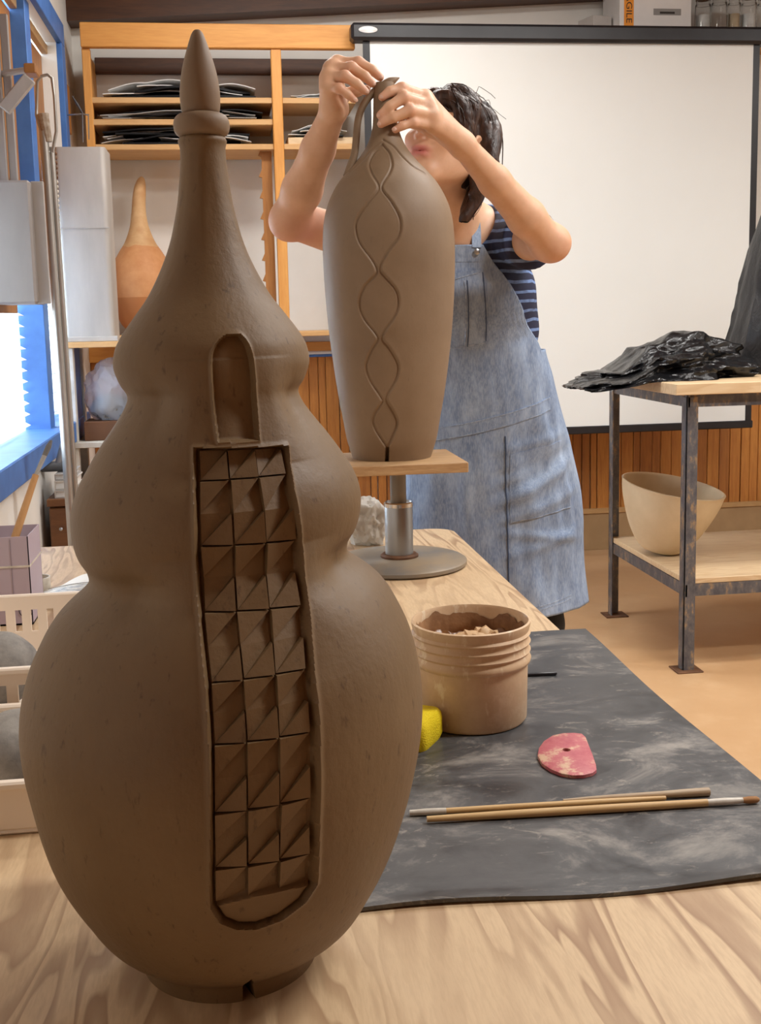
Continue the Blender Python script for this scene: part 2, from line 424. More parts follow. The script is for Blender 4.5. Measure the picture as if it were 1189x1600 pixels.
def sd_line(px, py, pts):
    d = np.full(px.shape, 1e9)
    for k in range(len(pts) - 1):
        ax, ay = pts[k]; bx, by = pts[k + 1]; ex, ey = bx - ax, by - ay
        t = np.clip(((px - ax) * ex + (py - ay) * ey) / (ex * ex + ey * ey + 1e-12), 0, 1)
        d = np.minimum(d, (px - ax - ex * t)**2 + (py - ay - ey * t)**2)
    return np.sqrt(d)
def smooth_line(pts, n=4):
    p = np.array(pts); t = np.arange(len(p)); tt = np.linspace(0, len(p) - 1, (len(p) - 1) * n + 1)
    return list(zip(cspline(t, p[:, 0], tt), cspline(t, p[:, 1], tt)))
def sstep(a, b, x): t = np.clip((x - a) / (b - a), 0, 1); return t * t * (3 - 2 * t)

P1 = [(0.0000,0.0655),(0.0080,0.0672),(0.0145,0.0700),(0.0200,0.0775),(0.0303,0.0905),(0.0592,0.1109),(0.0874,0.1250),(0.1158,0.1342),(0.1435,0.1403),(0.1714,0.1448),(0.1991,0.1462),(0.2148,0.1450),(0.2304,0.1422),(0.2460,0.1375),(0.2614,0.1302),(0.2735,0.1232),(0.2826,0.1160),(0.2900,0.1080),(0.2965,0.0995),(0.3026,0.0938),(0.3117,0.0940),(0.3221,0.0998),(0.3372,0.1036),(0.3522,0.1033),(0.3671,0.0985),(0.3820,0.0898),(0.3968,0.0798),(0.4115,0.0688),(0.4200,0.0632),(0.4298,0.0602),(0.4367,0.0642),(0.4430,0.0668),(0.4499,0.0685),(0.4566,0.0679),(0.4634,0.0660),(0.4697,0.0626),(0.4832,0.0530),(0.4962,0.0434),(0.5095,0.0360),(0.5224,0.0300),(0.5352,0.0253),(0.5484,0.0219),(0.5611,0.0192),(0.5742,0.0174),(0.5867,0.0161),(0.5990,0.0158),(0.6040,0.0166),(.6062,.0150)]
PANEL = [(-0.16, 0.3991), (-0.15, 0.3834), (-0.135, 0.3645), (-0.13, 0.3488), (-0.134, 0.3322), (-0.124, 0.3084), (-0.095, 0.281), (-0.067, 0.2538), (-0.055, 0.2144), (-0.06, 0.1705), (-0.082, 0.1107), (-0.037, 0.0974), (0.043, 0.0907), (0.142, 0.0884), (0.276, 0.092), (0.391, 0.1016), (0.446, 0.1135), (0.424, 0.1571), (0.42, 0.2021), (0.439, 0.2421), (0.444, 0.2514), (0.477, 0.2743), (0.533, 0.3021), (0.553, 0.328), (0.532, 0.3504), (0.535, 0.3674), (0.56, 0.3775), (0.608, 0.3956)]
ARCH = [(0.035, 0.4019), (0.021, 0.4128), (0.005, 0.4345), (0.004, 0.454), (0.048, 0.4638), (0.14, 0.4694), (0.233, 0.4709), (0.326, 0.4703), (0.379, 0.4651), (0.406, 0.4575), (0.406, 0.4495), (0.402, 0.4276), (0.371, 0.4056), (0.365, 0.4012)]
ROWSL = [(-0.125, 0.3967), (-0.111, 0.3783), (-0.107, 0.3384), (-0.089, 0.2973), (-0.049, 0.2571), (-0.039, 0.2211), (-0.047, 0.1769), (-0.055, 0.1376), (-0.063, 0.1116)]
ROWSR = [(0.569, 0.3939), (0.538, 0.3773), (0.536, 0.3331), (0.485, 0.2914), (0.421, 0.2554), (0.397, 0.2187), (0.389, 0.177), (0.403, 0.1368), (0.418, 0.1154)]
CHORD = [(-0.079, 0.1101), (0.028, 0.1129), (0.135, 0.1151), (0.261, 0.1153), (0.361, 0.1144), (0.445, 0.1141)]
NOTCH = [(0.129, -0.004), (0.124, 0.022), (0.152, 0.033), (0.205, 0.020), (0.280, -0.004)]
VC = (-.0176, .81)
z1k = np.array([a for a, _ in P1]); r1k = np.array([b_ for _, b_ in P1])
def r1(s, th):
    r = cspline(z1k, r1k, s)
    hb = np.where((s > .245) & (s < .33), np.maximum(r, np.interp(s, [.245, .33], [.138, .1025])), r)
    hb = np.where((s > .385) & (s < .455), np.maximum(hb, np.interp(s, [.385, .455], [.0885, .069])), hb)
    w = np.clip((.85 - np.abs(th - .19)) / .5, 0, 1); w = w * w * (3 - 2 * w)
    return r + (hb - r) * .75 * w
def pos1(th, s, off=0.0):
    r = r1(s, th) + off
    x = r * np.sin(th); y = -r * np.cos(th)
    z = s + .075 * np.exp(-((s - .29) / .1)**2) * x
    ax = .0064 * z + .006 * z * (.677 - z) * 4
    return np.stack([VC[0] + ax + x, VC[1] + y, TZ + z], -1)
R0 = .115
sc = lambda L: [(a * R0, b_) for a, b_ in L]
vase = thing('carved_clay_vase', 'tall lobed brown clay vase with pointed finial and carved triangle panel', 'vase', (VC[0], VC[1], TZ))
th = np.concatenate([np.linspace(-.75, 1.05, 300), np.linspace(1.05, 2 * math.pi - .75, 120)[1:-1]])
sv = np.concatenate([np.linspace(0, .085, 70), np.linspace(.085, .475, 400)[1:], np.linspace(.475, P1[-1][0], 90)[1:]])
TH, SV = np.meshgrid(th, sv)
off = np.zeros_like(TH)
front = (TH < 1.04) & (TH > -.74)
fx, fy = TH[front] * R0, SV[front]
dp = sd_poly(fx, fy, sc(smooth_line(PANEL + PANEL[:1], 2))[:-1] if False else sc(PANEL)); da = sd_poly(fx, fy, sc(smooth_line(ARCH, 5))); dn = sd_poly(fx, fy, [(a * .068, b_) for a, b_ in NOTCH] if False else sc(NOTCH))
o_ = np.zeros_like(fx)
o_ -= .0088 * (1 - sstep(-.0014, .0, dp)); o_ += .0016 * np.exp(-(np.maximum(dp, 0) / .0018)**2) * (dp > 0)
o_ -= .0055 * (1 - sstep(-.0014, .0, da)) ; o_ += .0014 * np.exp(-(np.maximum(da, 0) / .0018)**2) * (da > 0)
ch = np.interp(fx, [a * R0 for a, _ in CHORD], [b_ for _, b_ in CHORD])
o_ += .0056 * (1 - sstep(-.0035, -.001, dp)) * sstep(-.001, .0022, ch - fy)            # half-moon foot of the panel sits higher
o_ += .0020 * (1 - sstep(-.003, .0, dp)) * np.exp(-((ch - fy) / .0024)**2)
o_ -= .030 * (1 - sstep(-.002, .0, dn))
off[front] = o_
# hand-built unevenness
lump = np.array([nz((math.sin(a) * 2.2, math.cos(a) * 2.2, s * 14), 1) for a, s in zip(TH[::6, ::6].ravel(), SV[::6, ::6].ravel())]).reshape(TH[::6, ::6].shape)
ii = np.clip(np.arange(TH.shape[0]) / 6, 0, lump.shape[0] - 1.001); jj = np.clip(np.arange(TH.shape[1]) / 6, 0, lump.shape[1] - 1.001)
i0 = ii.astype(int)[:, None]; j0 = jj.astype(int)[None]; a_ = (ii % 1)[:, None]; b2 = (jj % 1)[None]
lump = lump[i0, j0] * (1 - a_) * (1 - b2) + lump[i0 + 1, j0] * a_ * (1 - b2) + lump[i0, j0 + 1] * (1 - a_) * b2 + lump[i0 + 1, j0 + 1] * a_ * b2
off += lump * .0011 * sstep(.0, .03, SV) * sstep(.62, .5, SV)
def revmesh(name, Pm, cap_bottom=True):
    m, n = Pm.shape[:2]; V = Pm.reshape(-1, 3)
    I = np.arange(m * n).reshape(m, n); J = np.roll(I, -1, 1)
    F = np.stack([I[:-1], J[:-1], J[1:], I[1:]], -1).reshape(-1, 4)
    c0 = V[I[0]].mean(0); c1 = V[I[-1]].mean(0); k = len(V); V = np.vstack([V, c0, c1])
    T0 = np.stack([J[0], I[0], np.full(n, k), np.full(n, k)], -1); T1 = np.stack([I[-1], J[-1], np.full(n, k + 1), np.full(n, k + 1)], -1)
    me = npmesh(name, V, F)
    bm = bmesh.new(); bm.from_mesh(me); bm.verts.ensure_lookup_table()
    for ring, cv in ((I[0], k), (I[-1], k + 1)):
        for q in range(n):
            try: bm.faces.new((bm.verts[ring[q]], bm.verts[ring[(q + 1) % n]], bm.verts[cv]))
            except ValueError: pass
    bmesh.ops.recalc_face_normals(bm, faces=bm.faces); bm.to_mesh(me); bm.free()
    return me
body = link('body', revmesh('vase_body', pos1(TH, SV, off)), m_clay, vase, smooth=55)
# carved triangles: one tile = two raised wedges with a slanting valley between them
def tile(name, c00, c10, c01, c11, v0, v1):
    """corners (theta,s): top-left, top-right, bottom-left, bottom-right ; v spans the 0..2 pattern"""
    def P(u, v, h):
        w = (v - v0) / (v1 - v0)
        a = [(c00[i] * (1 - u) + c10[i] * u) * (1 - w) + (c01[i] * (1 - u) + c11[i] * u) * w for i in (0, 1)]
        return tuple(pos1(np.array(a[0]), np.array(a[1]), np.array(-.0088 + h)))
    mb = MB(); base = -.0006; g = .03
    def slab(poly, hs):
        n = len(poly); V = [P(u, v, h) for (u, v), h in zip(poly, hs)] + [P(u, v, base) for (u, v) in poly]
        mb.add(V, [tuple(range(n))] + [(i, (i + 1) % n, n + (i + 1) % n, n + i) for i in range(n)])
    H, L = .0072, .0010
    if v0 < 1:   # upper-left wedge and the start of the valley
        slab([(g, g), (1 - g, g), (g, 1 - g)], [H, H * .8, H * .62])
        slab([(1 - g, g), (1 - g, 1), (g, 1), (g, 1 - g)], [L, L, .0040, .0040])
    if v1 > 1:   # rest of the valley and the lower-right wedge
        slab([(g, 1), (1 - g, 1), (g, 2 - g)], [.0040, L, .0040])
        slab([(1 - g, 1 + g), (1 - g, 2 - g), (g, 2 - g)], [H * .8, H, H * .62])
    return build(name, mb, m_clay, body, smooth=0)
for r_ in range(8):
    v0, v1 = (1, 2) if r_ == 0 else ((0, 1) if r_ == 7 else (0, 2))
    lf = lambda A, Bq, t: (A[0] + (Bq[0] - A[0]) * t, A[1] + (Bq[1] - A[1]) * t)
    for c in range(3):
        jit = lambda: rnd.uniform(-.012, .012)
        tile('carved_tile', lf(ROWSL[r_], ROWSR[r_], c / 3 + (jit() if c else 0)), lf(ROWSL[r_], ROWSR[r_], (c + 1) / 3 - .004),
             lf(ROWSL[r_ + 1], ROWSR[r_ + 1], c / 3), lf(ROWSL[r_ + 1], ROWSR[r_ + 1], (c + 1) / 3 - .004), v0, v1)
_ax = lambda z: VC[0] + .0064 * z + .006 * z * (.677 - z) * 4
def prof_smooth(P, n=60):
    z = np.array([b_ for _, b_ in P]); r = np.array([a for a, _ in P]); t = np.linspace(0, 1, len(P)); tt = np.linspace(0, 1, n)
    return list(zip(cspline(t, r, tt), cspline(t, z, tt)))
build('collar_ring', MB().lathe(prof_smooth([(.0125, .605), (.0155, .6062), (.0182, .6085), (.0193, .6125), (.0190, .6165), (.0172, .6198), (.0140, .6215), (.011, .6218)], 32), (_ax(.61), VC[1], TZ), 56), m_clay2, vase, smooth=60)
build('finial', MB().lathe(prof_smooth([(.0112, .6205), (.0128, .6225), (.0135, .6265), (.0138, .6320), (.0136, .6380), (.0127, .6450), (.0113, .6520), (.0095, .6585), (.0076, .6645), (.0056, .6705), (.0040, .6745), (.0022, .6768), (.0004, .6774)], 48), (_ax(.64), VC[1], TZ), 48), m_clay2, vase, smooth=80)

# ------------------------------------------------------------------ banding wheel, board, second vase
WX, WYc = .312, 2.115
m_galv = simple('brushed_galvanised_steel', srgb(176, 178, 180), srgb(150, 153, 156), 14, .35, .85, stretch=(1, 1, .2))
m_iron = simple('clay_stained_cast_iron', srgb(128, 122, 114), srgb(160, 140, 112), 9, .55, .3, lo=.4, hi=.7)
m_rust = simple('rusty_iron', srgb(120, 84, 58), srgb(86, 58, 40), 30, .7, .4)
wheel = thing('banding_wheel', 'grey metal banding wheel with steel column on round cast base', 'banding wheel', (WX, WYc, TZ))
build('base_disc', MB().lathe([(0.02, .0005), (.126, .0005), (.131, .004), (.131, .010), (.126, .0135), (.05, .017), (.02, .018)], (WX, WYc, TZ), 72), m_iron, wheel)
build('base_collar', MB().lathe([(.02, .015), (.037, .015), (.037, .021), (.033, .024), (.02, .024)], (WX, WYc, TZ), 40), m_rust, wheel)
build('column', MB().lathe([(.01, .020), (.0272, .020), (.0272, .120), (.0258, .123), (.01, .123)], (WX, WYc, TZ), 40), m_galv, wheel)
build('column_rim', MB().lathe([(.026, .1165), (.0284, .1165), (.0284, .1235), (.026, .1255)], (WX, WYc, TZ), 40, closed=True), simple('chrome_rim', srgb(225, 225, 225), None, 8, .15, 1.0), wheel)
build('spindle', MB().lathe([(.003, .12), (.0155, .12), (.0155, .190), (.003, .190)], (WX, WYc, TZ), 32), m_iron, wheel)
BZ = .91
tag(build('plywood_bat', MB().box(.213, .430, 2.015, 2.232, BZ - .019, BZ, .0015), m_plyedge, smooth=30, base=(.32, 2.12, BZ - .019)), 'square plywood board on the banding wheel under the tall vase', 'board')

P2 = [(0.0000,0.0762),(0.0120,0.0800),(0.0297,0.0855),(0.0733,0.0937),(0.1166,0.1015),(0.1597,0.1078),(0.2026,0.1132),(0.2452,0.1178),(0.2876,0.1211),(0.3298,0.1236),(0.3718,0.1249),(0.4135,0.1246),(0.4550,0.1203),(0.4763,0.1146),(0.4963,0.1060),(0.5175,0.0935),(0.5374,0.0769),(0.5585,0.0570),(0.5783,0.0415),(0.5992,0.0305),(0.6189,0.0245),(0.6400,0.0222),(.6600,.0215),(.6800,.0205),(.7,.0175)]
LOZL = [(-0.2951, 0.583), (-0.628, 0.5687), (-0.6526, 0.549), (-0.4853, 0.5283), (-0.2903, 0.5009), (-0.4148, 0.4778), (-0.5836, 0.4509), (-0.6363, 0.4314), (-0.5799, 0.4033), (-0.4124, 0.3748), (-0.3278, 0.3547), (-0.3538, 0.343), (-0.5327, 0.3218), (-0.6192, 0.2941), (-0.5572, 0.2677), (-0.3859, 0.2411), (-0.3439, 0.2289), (-0.4347, 0.2128), (-0.5707, 0.1822), (-0.5081, 0.1533), (-0.3394, 0.1241), (-0.3108, 0.1137), (-0.4663, 0.0926), (-0.5227, 0.0756), (-0.4481, 0.0565), (-0.255, 0.0287)]
LOZR = [(-0.2722, 0.5817), (-0.0384, 0.5671), (0.0031, 0.5467), (-0.0747, 0.5289), (-0.2392, 0.5007), (-0.096, 0.4745), (0.0188, 0.4483), (0.0385, 0.4286), (-0.0169, 0.407), (-0.1993, 0.378), (-0.2753, 0.3546), (-0.2067, 0.3405), (-0.0473, 0.3163), (-0.0165, 0.2923), (-0.086, 0.2685), (-0.2444, 0.2428), (-0.2727, 0.2287), (-0.1628, 0.2123), (-0.0268, 0.1813), (-0.0763, 0.1527), (-0.2166, 0.1281), (-0.2276, 0.1157), (-0.0977, 0.0923), (-0.0404, 0.0752), (-0.098, 0.0563), (-0.2353, 0.0287)]
SEAM = [(-0.2468, 0.5916), (0.2235, 0.5785), (0.4232, 0.5588), (0.5906, 0.5393), (0.8618, 0.529)]
V2 = (.3049, 2.14)
z2k = np.array([a for a, _ in P2]); r2k = np.array([b_ for _, b_ in P2])
vase2 = thing('bottle_vase', 'smooth tall clay bottle vase with incised chain of lozenges and strap handle', 'vase', (V2[0], V2[1], BZ))
th = np.concatenate([np.linspace(-1.25, 1.25, 250), np.linspace(1.25, 2 * math.pi - 1.25, 80)[1:-1]])
sv = np.concatenate([np.linspace(0, .6, 420), np.linspace(.6, .7, 40)[1:]])
TH, SV = np.meshgrid(th, sv); off = np.zeros_like(TH)
front = np.abs(TH) < 1.24
rl = cspline(z2k, r2k, SV[front])
fx, fy = TH[front] * rl, SV[front]
s2 = lambda L: [(a * float(cspline(z2k, r2k, np.array(b_))), b_) for a, b_ in L]
LL, LR = s2(smooth_line(LOZL, 4)), s2(smooth_line(LOZR, 4))
dl = np.minimum(sd_line(fx, fy, LL), sd_line(fx, fy, LR))
lx = np.interp(fy, [p[1] for p in LL][::-1], [p[0] for p in LL][::-1]); rx = np.interp(fy, [p[1] for p in LR][::-1], [p[0] for p in LR][::-1])
inside = (fx > lx) & (fx < rx) & (fy > .03) & (fy < .58)
ds = sd_line(fx, fy, s2(smooth_line(SEAM, 4))); ds2 = sd_line(fx, fy, s2([(-.55 - a, b_) for a, b_ in smooth_line(SEAM, 4)]))
slit = (1 - sstep(.0022, .004, np.abs(fx - (-.245 * .085)))) * (1 - sstep(.024, .030, fy))
o_ = -.0034 * np.exp(-(dl / .0022)**2) - .0016 * inside * sstep(0, .006, dl) + .0012 * (~inside) * np.exp(-(dl / .008)**2) * sstep(0, .004, dl)
o_ -= .003 * np.exp(-(ds / .0022)**2) + .002 * np.exp(-(ds2 / .0022)**2) + .02 * slit
off[front] = o_
rad = cspline(z2k, r2k, SV) + off
hz = SV
ax_ = V2[0] + .001 * hz + .0054 * hz * (.63 - hz) * 4 * (hz < .63)
body2 = link('body', revmesh('vase2_body', np.stack([ax_ + rad * np.sin(TH), V2[1] - rad * np.cos(TH), BZ + hz], -1)), m_clay2, vase2, smooth=60)
# beak-shaped strip folding over the mouth, and the strap handle
YH = V2[1] + .004
def ribbon(pts, wid, thk, n=40):
    p = np.array([at(x, y, Yq) for x, y, Yq in pts]); t = np.linspace(0, 1, len(p)); tt = np.linspace(0, 1, n)
    Q = np.stack([cspline(t, p[:, i], tt) for i in range(3)], -1); Wd = cspline(np.linspace(0, 1, len(wid)), np.array(wid), tt); Tk = np.interp(tt, np.linspace(0, 1, len(thk)), thk)
    V = []; F = []; m = 10
    for i in range(n):
        T = Vector(Q[min(i + 1, n - 1)] - Q[max(i - 1, 0)]).normalized(); N = T.cross(Vector((0, 1, 0))).normalized(); S = Vector((0, 1, 0))
        S = (S - T * S.dot(T)).normalized()
        for k in range(m):
            a = 2 * math.pi * k / m; V.append(Vector(Q[i]) + N * math.cos(a) * Wd[i] + S * math.sin(a) * Tk[i])
    F = [(i * m + k, i * m + (k + 1) % m, (i + 1) * m + (k + 1) % m, (i + 1) * m + k) for i in range(n - 1) for k in range(m)] + [tuple(range(m)), tuple((n - 1) * m + k for k in range(m))[::-1]]
    return MB().add(V, F)
build('strap_handle', ribbon([(541, 276, 2.135), (547, 262, 2.138), (554, 240, 2.14), (557, 212, 2.142), (560, 185, 2.144), (568, 164, 2.145), (580, 148, 2.146), (594, 137, 2.147), (603, 133, 2.147)],
      [.006, .0075, .0070, .0068, .0066, .0066, .0070, .0085, .009], [.011, .012, .012, .012, .012, .012, .012, .012, .012]), m_clay2, vase2, smooth=60)
build('beak', ribbon([(598, 172, 2.145), (599, 158, 2.145), (600, 146, 2.146), (603, 136, 2.147), (609, 129, 2.147), (616, 125, 2.147), (624, 121.5, 2.147)], [.015, .0155, .0150, .0125, .0095, .0058, .0008], [.016, .016, .015, .013, .011, .008, .002]), m_clay2, vase2, smooth=60)
# ------------------------------------------------------------------ things on the worktable
def bucket():
    c = onz(737, 1119, MZ); cx, cy = float(c[0]), float(c[1])
    H = float(at(737, 968, cy)[2]) - MZ
    t = thing('slip_bucket', 'clay-smeared plastic bucket half full of wet slip on the rubber mat', 'bucket', (cx, cy, MZ))
    mt = NT('clay_smeared_plastic'); v = mt.map()
    a = mt.noise(v, 22, 6, .65); b_ = mt.noise(mt.map((1, 1, .4)), 70, 4, .6)
    col = mt.ramp(a, [(.3, srgb(222, 192, 156)), (.55, srgb(208, 176, 140)), (.78, srgb(234, 210, 178))])
    col = mt.mix(mt.ramp(b_, [(.60, (0, 0, 0, 1)), (.68, (.75, .75, .75, 1))]), col, srgb(236, 220, 192))
    mt.bump(a, .3, .002); m = mt.done(col, .5)
    rb, rt = .0655, .0695
    band = []
    z = H * .60
    prof = [(.05, .001), (rb - .002, .001), (rb, .004), (rb + .0015, H * .58), (rb + .0045, H * .60), (rb + .0055, H * .63), (rb + .004, H * .66)]
    for k in range(3):
        z0 = H * (.69 + k * .085); prof += [(rt - .0015, z0), (rt + .001, z0 + .003), (rt - .0012, z0 + .006)]
    prof += [(rt - .0005, H * .93), (rt + .0008, H * .97), (rt + .0010, H), (rt - .0015, H + .001), (rt - .003, H - .002), (rb - .003, .008), (.02, .008)]
    build('shell', MB().lathe(prof, (cx, cy, MZ), 72), m, t, smooth=40)
    mw = simple('wet_brown_slip', srgb(116, 74, 40), srgb(150, 106, 66), 26, .3, bump=.5, bscale=50, bd=.003)
    def f(u, v_):
        r = v_ * (rb - .002); a = u * 2 * math.pi
        n = nz((math.cos(a) * r * 60, math.sin(a) * r * 60, 3), 1) + .5 * nz((math.cos(a) * r * 130, math.sin(a) * r * 130, 9), 1)
        return (cx + r * math.cos(a), cy + r * math.sin(a), MZ + H * .70 + .006 * n + (.008 * (v_ > .93)) * (1 + n))
    build('slip', MB().grid(f, 65, 22), mw, t, smooth=60)
    mc = simple('drying_slip_crust', srgb(120, 82, 50), srgb(170, 128, 88), 30, .6, bump=.6, bscale=60, bd=.002)
    def g(u, v_):      # crust clinging inside the rim
        a = u * 2 * math.pi; n = nz((math.cos(a) * 3, math.sin(a) * 3, 1)); n2 = nz((math.cos(a) * 9, math.sin(a) * 9, 5))
        lo = H * .68; hi = H * (.93 + .07 * n + .04 * n2)
        z = lo + (hi - lo) * v_; r = rb - .001 + (rt - rb - .002) * z / H - .002 - .0025 * math.sin(v_ * 3.14) * (1 + n2)
        return (cx + r * math.cos(a), cy + r * math.sin(a), MZ + z)
    build('slip_crust', MB().grid(g, 97, 8), mc, t, smooth=60)
    ml = simple('clay_lump', srgb(214, 180, 136), srgb(186, 146, 102), 40, .6)
    for k, (dx, dy, s) in enumerate(((-.012, .012, .010), (.002, .014, .011), (.012, .010, .009), (.022, .020, .0125), (.030, .014, .010), (.006, .022, .010), (-.022, -.004, .007), (.018, .03, .009))):
        me = MB(); V = []
        bm = bmesh.new(); bmesh.ops.create_icosphere(bm, subdivisions=2, radius=1)
        V = [tuple(Vector((cx + dx, cy + dy, MZ + H * .73 + .004)) + v_.co * s * (1 + .45 * nz(v_.co * 1.7 + Vector((k * 5, 0, 0))))) for v_ in bm.verts]
        me.add(V, [[q.index for q in f_.verts] for f_ in bm.faces]); bm.free()
        build('clay_lump', me, ml, t, smooth=30)
bucket()

# yellow sponge, pink kidney rib
def sponge():
    mt = NT('yellow_sponge'); v = mt.map()
    n = mt.noise(v, 700, 2, .6); mt.bump(n, .7, .002)
    m = mt.done(mt.ramp(n, [(.35, srgb(248, 216, 4)), (.65, srgb(255, 234, 30))]), .75)
    a = onz(694, 1152, MZ); b_ = onz(660, 1184, MZ)
    d = (Vector(b_) - Vector(a)).normalized(); nrm = Vector((-d.y, d.x, 0)); 
    if nrm.x > 0: nrm = -nrm
    mb = MB(); L, Wd, Hh = .062, .050, .034
    V = []
    for j, (k, z) in enumerate(((.90, 0), (1, .006), (1, Hh - .010), (.96, Hh - .004), (.86, Hh))):
        for q in range(32):
            t = 2 * math.pi * q / 32; e = .35
            x = abs(math.cos(t))**e * math.copysign(1, math.cos(t)); y = abs(math.sin(t))**e * math.copysign(1, math.sin(t))
            V.append((x * L / 2 * k + .001 * nz((q, j, 0)), y * Wd / 2 * k, z))
    F = [(j * 32 + q, j * 32 + (q + 1) % 32, (j + 1) * 32 + (q + 1) % 32, (j + 1) * 32 + q) for j in range(4) for q in range(32)] + [tuple(range(32))[::-1], tuple(128 + q for q in range(32))]
    mb.add(V, F)
    o = build('sponge', mb, m, smooth=50)
    c = Vector(a) + d * .024 + nrm * .026
    o.location = (c.x, c.y, MZ); o.rotation_euler = (0, 0, math.atan2(d.y, d.x))
    tag(o, 'bright yellow sponge block between the lobed vase and the bucket', 'sponge')
sponge()
def kidney():
    px = [(840, 1186), (842, 1174), (850, 1163), (864, 1154), (880, 1150.5), (897, 1150), (909, 1151.5), (915, 1157), (920, 1170), (926, 1185), (931, 1200), (932, 1208), (926, 1213), (912, 1216.5), (895, 1217), (877, 1214), (860, 1207), (847, 1198)]
    P = [onz(x, y, MZ) for x, y in px]; hc = onz(885, 1179, MZ)
    mt = NT('worn_pink_rubber'); a = mt.noise(mt.map(), 45, 5, .7)
    col = mt.ramp(a, [(.38, srgb(214, 178, 150)), (.47, srgb(196, 112, 116)), (.62, srgb(186, 92, 104)), (.8, srgb(170, 78, 92))])
    mt.bump(a, .2, .001); m = mt.done(col, .5)
    n = len(P); hole = [(hc[0] + .0047 * math.cos(2 * math.pi * k / n + 2.9), hc[1] + .0047 * math.sin(2 * math.pi * k / n + 2.9)) for k in range(n)]
    # outline runs clockwise seen from above in px -> match direction
    c0 = Vector((hc[0], hc[1])); ang = lambda p: math.atan2(p[1] - c0.y, p[0] - c0.x)
    hole = [(hc[0] + .0047 * math.cos(ang(p)), hc[1] + .0047 * math.sin(ang(p))) for p in P]
    mid = [(p[0] * .94 + hc[0] * .06, p[1] * .94 + hc[1] * .06) for p in P]
    rings = [([(p[0], p[1]) for p in P], .0003), ([(p[0], p[1]) for p in P], .0038), (mid, .0050), (hole, .0054), (hole, .0003)]
    V = [(x, y, MZ + z) for R_, z in rings for x, y in R_]; F = []
    for j in range(5):
        jn = (j + 1) % 5
        F += [(j * n + k, j * n + (k + 1) % n, jn * n + (k + 1) % n, jn * n + k) for k in range(n)]
    tag(build('kidney_rib', MB().add(V, F), m, smooth=40, base=(hc[0], hc[1], MZ)), 'worn pink D-shaped pottery rib with a hole lying flat on the mat', 'pottery tool')
kidney()

# brushes and sticks
m_stick = wood('pale_brush_handle', srgb(222, 190, 138), srgb(200, 160, 104), 'x', 2)
m_ferr = simple('white_clay_crusted_ferrule', srgb(226, 220, 208), srgb(196, 188, 174), 60, .4)
m_bris = simple('tan_bristles', srgb(176, 130, 84), srgb(140, 98, 60), 200, .8, stretch=(.1, 1, 1))
m_dkstick = wood('grey_driftwood_stick', srgb(196, 176, 148), srgb(166, 140, 110), 'x', 2)
def L3(a, b_, t): return tuple(np.array(a) * (1 - t) + np.array(b_) * t)
def brush(name, label, a, fer, end, rh, rf, z, bristles=True, mat=None):
    A = onz(*a, MZ + z); Fp = onz(*fer, MZ + z); E = onz(*end, MZ + z)
    t = thing(name, label, 'brush', (A[0], A[1], MZ))
    build('handle', MB().tube([L3(A, Fp, k / 8) for k in range(9)], [rh * .72, rh * .85, rh * .95, rh, rh, rh, rh, rh * .95, rh * .9], 14), mat or m_stick, t, smooth=50)
    Fe = L3(Fp, E, .68 if bristles else 1)
    build('ferrule', MB().tube([Fp, L3(Fp, Fe, .5), Fe], [rf * .9, rf, rf * .8], 14), m_ferr, t, smooth=50)
    if bristles: build('bristles', MB().tube([Fe, L3(Fe, E, .4), L3(Fe, E, .85), E], [rf * .75, rf * 1.0, rf * .9, rf * .45], 14), m_bris, t, smooth=50)
brush('paintbrush', 'pale wooden paintbrush with crusted white ferrule and tan bristles on the mat', (667, 1280), (1105, 1254), (1186, 1249), .0040, .0036, .0040)
brush('thin_brush', 'slim brush whose white ferrule points toward the lobed vase', (1040, 1247), (697, 1267), (640, 1270), .0031, .0033, .0033, False)
_a = onz(880, 1251, MZ + .0040); _b = onz(1108, 1237, MZ + .0040)
tag(build('modelling_stick', MB().tube([L3(_a, _b, k / 6) for k in range(7)], [.0015, .0025, .0030, .0032, .0034, .0040, .0042], 12), m_dkstick, smooth=50, base=(_a[0], _a[1], MZ)), 'weathered wooden modelling stick with flat end lying beside two brushes', 'pottery tool')
_a = onz(808, 1055, MZ + .0025); _b = onz(870, 1052, MZ + .0025)
tag(build('needle_handle', MB().tube([_a, L3(_a, _b, .5), L3(_a, _b, .97), _b], [.0024, .0026, .0026, .0014], 12), m_blackm, smooth=50, base=(_a[0], _a[1], MZ)), 'small black rod lying on the mat beside the slip bucket', 'pottery tool')

# crumpled sheets: displaced sphere with creases
def crumple(name, centre, size, mat, seed, amp=.28, flat=None, sub=5, fn=None, sharp=30, oct_=3):
    bm = bmesh.new(); bmesh.ops.create_icosphere(bm, subdivisions=sub, radius=1)
    V = []; o_ = Vector((seed * 7.3, seed * 3.1, seed))
    for v in bm.verts:
        p = v.co; d = 1.0
        q = p * 1.7 + o_
        F1 = noise.voronoi(q * 1.15)[0]; F2 = noise.voronoi(q * 2.9)[0]
        d += amp * ((F1[0] - .45) * 1.1 + (F2[0] - .45) * .45 * (oct_ > 2)) + amp * .5 * noise.noise(p * 1.2 + o_)
        w = Vector((p.x * size[0], p.y * size[1], p.z * size[2])) * d
        w = Vector(centre) + w
        if fn: w = fn(w, p)
        if flat is not None and w.z < flat: w.z = flat + (w.z - flat) * .02
        V.append(tuple(w))
    mb = MB().add(V, [[q.index for q in f.verts] for f in bm.faces]); bm.free()
    return build(name, mb, mat, smooth=sharp, base=(centre[0], centre[1], flat if flat is not None else centre[2] - size[2]))
m_clear = simple('milky_plastic_film', srgb(226, 224, 218), srgb(206, 204, 198), 12, .3, bump=.3, Transmission_Weight=.35, IOR=1.2)
_c = at(577, 832, 2.34)
